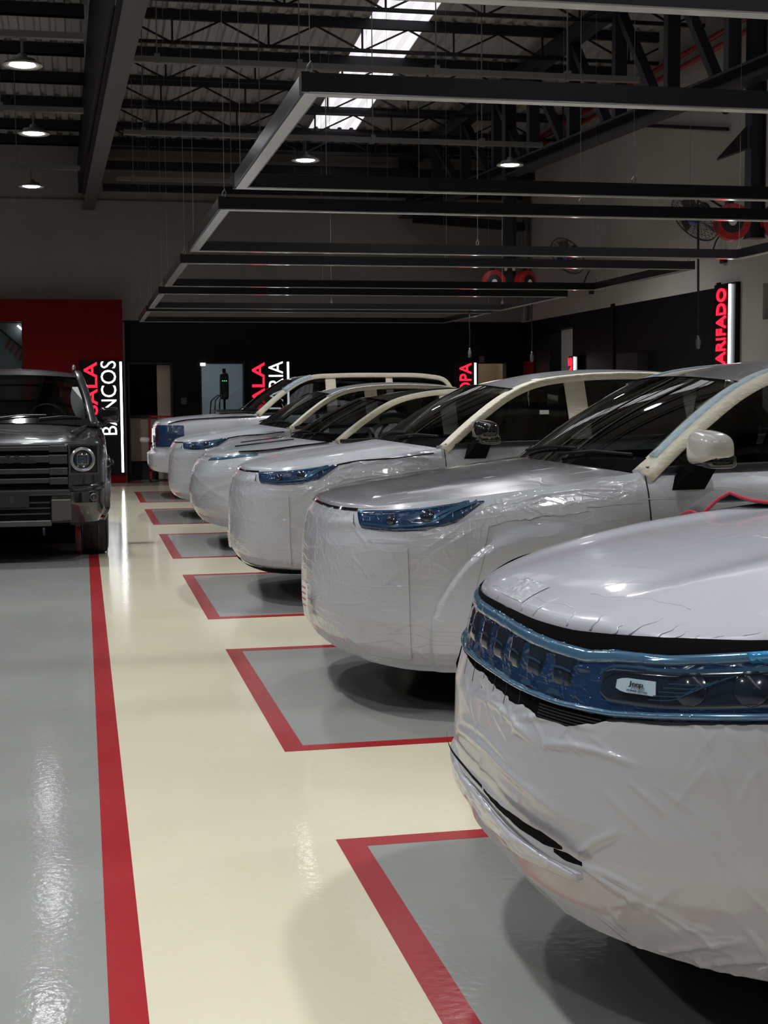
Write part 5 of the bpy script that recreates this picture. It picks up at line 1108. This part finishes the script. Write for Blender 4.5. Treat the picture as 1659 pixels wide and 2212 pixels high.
edge = [tuple(Q[0, j]) for j in range(10)]+[tuple(Q[i, -1]) for i in range(1, 28)]
MB().tube(edge, 0.005, 8).build('piping', 'trim_red', fc, True); pass

# ================================================================== DARK VEHICLE FACING THE CAMERA
PD = dict(plan=[(0, 0), (0.006, 0.35), (0.02, 0.60), (0.06, 0.78), (0.15, 0.88), (0.34, 0.925), (0.7, 0.94), (1.6, 0.945), (3.6, 0.945), (4.3, 0.92), (4.53, 0.8), (4.6, 0.5), (4.61, 0)], L=4.61, hw=0.945, res=0.03, nv=34,
    df=[(0, 0.10), (0.1, 0.05), (0.25, 0.0), (0.38, 0.0), (0.42, 0.05), (0.7, 0.055), (0.92, 0.06), (0.97, 0.075), (1, 0.12)], ds=[(0, 0.06), (0.15, 0.01), (0.4, 0.0), (0.75, 0.0), (0.9, 0.012), (0.97, 0.04), (1, 0.08)], dr=[(0, 0.1), (0.3, 0), (0.8, 0.02), (1, 0.08)],
    zb=[(0, 0.36), (0.3, 0.37), (0.9, 0.30), (4.61, 0.36)], zt=[(0, 1.085), (0.1, 1.09), (0.3, 1.105), (0.8, 1.14), (1.4, 1.20), (2.5, 1.22), (4.61, 1.25)],
    pan=0.13, wheels=(0.93, 3.67), wz=0.375, ra=0.455, wr=0.375, ww=0.255, flare=0.03, hood_x0=0.16, hood_x1=1.36, hood_n=(40, 60), cowl=(1.16, 0.06, 0.2, 0.05), crown=0.035, creases=((0.62, 0.07, 0.022), (0.2, 0.3, 0.0)),
    rail=[(1.35, 0.83, 1.20), (1.6, 0.77, 1.48), (1.84, 0.705, 1.685), (2.02, 0.685, 1.735), (2.6, 0.675, 1.75), (3.6, 0.665, 1.735), (4.2, 0.665, 1.66), (4.45, 0.74, 1.3)], belt_y=0.87, belt_z=[(1.3, 1.21), (4.61, 1.26)],
    header=(1.84, 0.68, 1.69, 1.74, 1.72), apil=(1.33, 0.80, 1.215), roof_x1=4.2, roof_crown=0.06, windows=[(1.46, 2.45), (2.58, 3.45), (3.55, 4.2)], pillars=[(2.45, 2.58, 0.0), (3.45, 3.55, 0.0)], rail_w=0.075, rail_h=0.06, seat_x=2.45, seat_z=0.12, mirror=None,
    mats=dict(body='paint_charcoal', hood='paint_charcoal', roof='paint_charcoal', tape='paint_charcoal'))
cd_, BD = build_car('car', PD, (-0.72, 13.0, 0), PI/2, 'dark grey boxy off-road car with round headlamps facing the camera, left edge')
nx_ = -0.004
MB().box((0.01, -0.585, 0.675), (0.06, 0.585, 1.065)).build('grille_back', 'void_black', cd_)
for z, h, inner in ((1.040, 0.040, 0.40), (0.945, 0.062, 0.40), (0.838, 0.046, 0.42), (0.752, 0.044, 0.42)):
    b = MB(); b.box((-0.018, -0.50, z-h/2), (0.03, 0.50, z+h/2))
    for sg in (-1, 1):
        ys = sorted((sg*0.42, sg*0.582)); b.box((-0.026, ys[0], z-h/2-0.014), (0.03, ys[1], z+h/2+0.006))
    o = bevelled(b.build('grille_bar', 'grille_grey', cd_), 0.006)
    for sg in (-1, 1): MB().lathe([(0.009, 0.0), (0.008, 0.004), (0.0, 0.005)], (-0.026, sg*0.545, z), (-1, 0, 0), 10).build('bolt', 'satin_grey', o)
me = text_mesh('lettering', 'HAVAL', 'plastic_black', 0.62, 0.075, 0.014, ((0, -1, 0), (0, 0, 1), (-1, 0, 0), (-0.019, 0.31, 0.908)), 0.03); place('lettering', me, cd_)
MB().box((-0.022, -0.56, 1.066), (0.05, 0.56, 1.078)).build('grille_trim', 'chrome', cd_)
for sg in (-1, 1):
    y0, y1 = sorted((sg*0.600, sg*0.850)); yc = sg*0.714
    hl = MB().box((-0.012, y0, 0.812), (0.10, y1, 1.066)).build('headlamp', 'gloss_black', cd_); bevelled(hl, 0.02, 3)
    b = MB(); w = 0.020
    b.box((-0.026, y0-0.01, 0.800), (0.02, y1+0.01, 0.800+w)); b.box((-0.026, y0-0.01, 1.058), (0.02, y1+0.01, 1.058+w)); b.box((-0.026, y0-0.01, 0.80+w), (0.02, y0-0.01+w, 1.058)); b.box((-0.026, y1+0.01-w, 0.80+w), (0.02, y1+0.01, 1.058)); b.build('bezel', 'grille_grey', hl)
    MB().lathe([(0.108, 0.0), (0.110, 0.022), (0.098, 0.030), (0.084, 0.024), (0.080, 0.0)], (-0.010, yc, 0.937), (-1, 0, 0), 40).build('lamp_ring', 'lamp_ring', hl, True, 40)
    MB().lathe([(0.080, 0.0), (0.076, 0.012), (0.0, 0.022)], (-0.010, yc, 0.937), (-1, 0, 0), 30).build('lens', 'lamp_inside', hl, True)
    b = MB()
    for a in ((-0.05, -0.042, -0.036, 0.036), (0.042, 0.05, -0.036, 0.036), (-0.05, 0.05, -0.044, -0.036), (-0.05, 0.05, 0.036, 0.044)): b.box((-0.036, yc+a[0], 0.937+a[2]), (-0.024, yc+a[1], 0.937+a[3]))
    b.build('projector_frame', 'chrome', hl); MB().box((-0.030, yc-0.035, 0.912), (-0.02, yc+0.035, 0.962)).build('projector_lens', 'lamp_lens', hl)
    # skid corner, fog lamp, mirror, roof bar
    y0, y1 = sorted((sg*0.43, sg*0.605)); o = MB().add([(-0.035, y0, 0.40), (-0.035, y1, 0.385), (-0.035, y1, 0.585), (-0.035, y0, 0.585), (0.10, y0, 0.36), (0.10, y1, 0.36), (0.04, y1, 0.595), (0.04, y0, 0.595)], [(0, 1, 2, 3), (7, 6, 5, 4), (0, 4, 5, 1), (1, 5, 6, 2), (2, 6, 7, 3), (3, 7, 4, 0)]).build('skid_corner', 'satin_grey', cd_); bevelled(o, 0.01)
    MB().grid(BD.patch([(-sg*0.63, 0.635), (-sg*0.92, 0.64)], [(-sg*0.63, 0.545), (-sg*0.90, 0.545)], 12, 5, 0.006)).build('fog_recess', 'gloss_black', cd_, True)
    MB().lathe([(0.034, 0.0), (0.036, 0.014), (0.026, 0.020), (0.022, 0.008), (0.0, 0.012)], (0.075, sg*0.80, 0.592), (-1, sg*0.35, 0), 20).build('fog_lamp', 'satin_grey', cd_, True, 30)
    mh = MB().soft((1.52, sg*0.985, 1.315), (0.13, 0.19, 0.155), 0.35, 24, 14).build('door_mirror', 'gloss_black', cd_, True); MB().bar((1.50, sg*0.86, 1.20), (1.52, sg*0.95, 1.25), 0.06, 0.05).build('mirror_stalk', 'gloss_black', mh)
    rb_ = MB().tube([(2.1, sg*0.64, 1.775), (2.25, sg*0.645, 1.82), (3.8, sg*0.64, 1.80), (3.95, sg*0.635, 1.75)], 0.018, 8).build('roof_bar', 'satin_grey', cd_, True)
    MB().tube([(0.25, sg*0.62, 1.17), (0.45, sg*0.66, 1.185), (0.9, sg*0.70, 1.205), (1.2, sg*0.75, 1.215)], 0.012, 8).build('hood_ridge', 'paint_charcoal', cd_, True)
    MB().grid(BD.ribbon([(-sg*1.15, 0.40), (-sg*1.13, 0.55), (-sg*1.18, 0.70), (-sg*1.32, 0.82), (-sg*1.6, 0.88)], 0.03, 0.035)).build('arch_trim', 'gloss_black', cd_, True)
# bumper upper bar, plate, lower intake, tow loop
o = MB().box((-0.03, -0.60, 0.615), (0.06, 0.60, 0.675)).build('bumper_bar', 'paint_charcoal', cd_); bevelled(o, 0.015, 3)
for sg in (-1, 1): MB().grid(BD.patch([(-sg*0.60, 0.70), (-sg*0.99, 0.72)], [(-sg*0.60, 0.645), (-sg*0.99, 0.66)], 16, 5, 0.02, 0.3)).build('bumper_corner', 'paint_charcoal', cd_, True)
MB().box((-0.012, -0.43, 0.40), (0.05, 0.43, 0.615)).build('lower_intake', 'void_black', cd_)
for z in (0.45, 0.50, 0.55): MB().box((-0.018, -0.42, z), (0.0, 0.42, z+0.014)).build('intake_slat', 'grille_grey', cd_)
o = MB().box((-0.03, -0.43, 0.345), (0.06, 0.43, 0.40)).build('skid_plate', 'satin_grey', cd_); bevelled(o, 0.01)
pl = MB().box((-0.048, -0.24, 0.52), (-0.034, 0.24, 0.66)).build('plate_holder', 'plastic_black', cd_)
for y in (0.055, 0.115, -0.09): MB().box((-0.050, y-0.018, 0.56), (-0.048, y+0.018, 0.62)).build('plate_slot', 'grille_grey', pl)
MB().tube([(0.0, -0.36, 0.335), (-0.03, -0.36, 0.32), (-0.03, -0.36, 0.285), (0.0, -0.36, 0.27)], 0.012, 8).build('tow_loop', 'plastic_black', cd_, True)
MB().grid(np.array([[(1.40+0.22*w+0.02, -0.75+0.07*w-0.02*math.sin(w*3)-u*0.0-0.0+0.0, 1.24+0.36*w) for u in (0,)]+[(1.46+0.22*w, -0.70+0.07*w+0.05*math.sin(w*3.1), 1.24+0.36*w)] for w in np.linspace(0, 1, 10)])).build('pillar_trim', 'interior_pale', cd_, True)
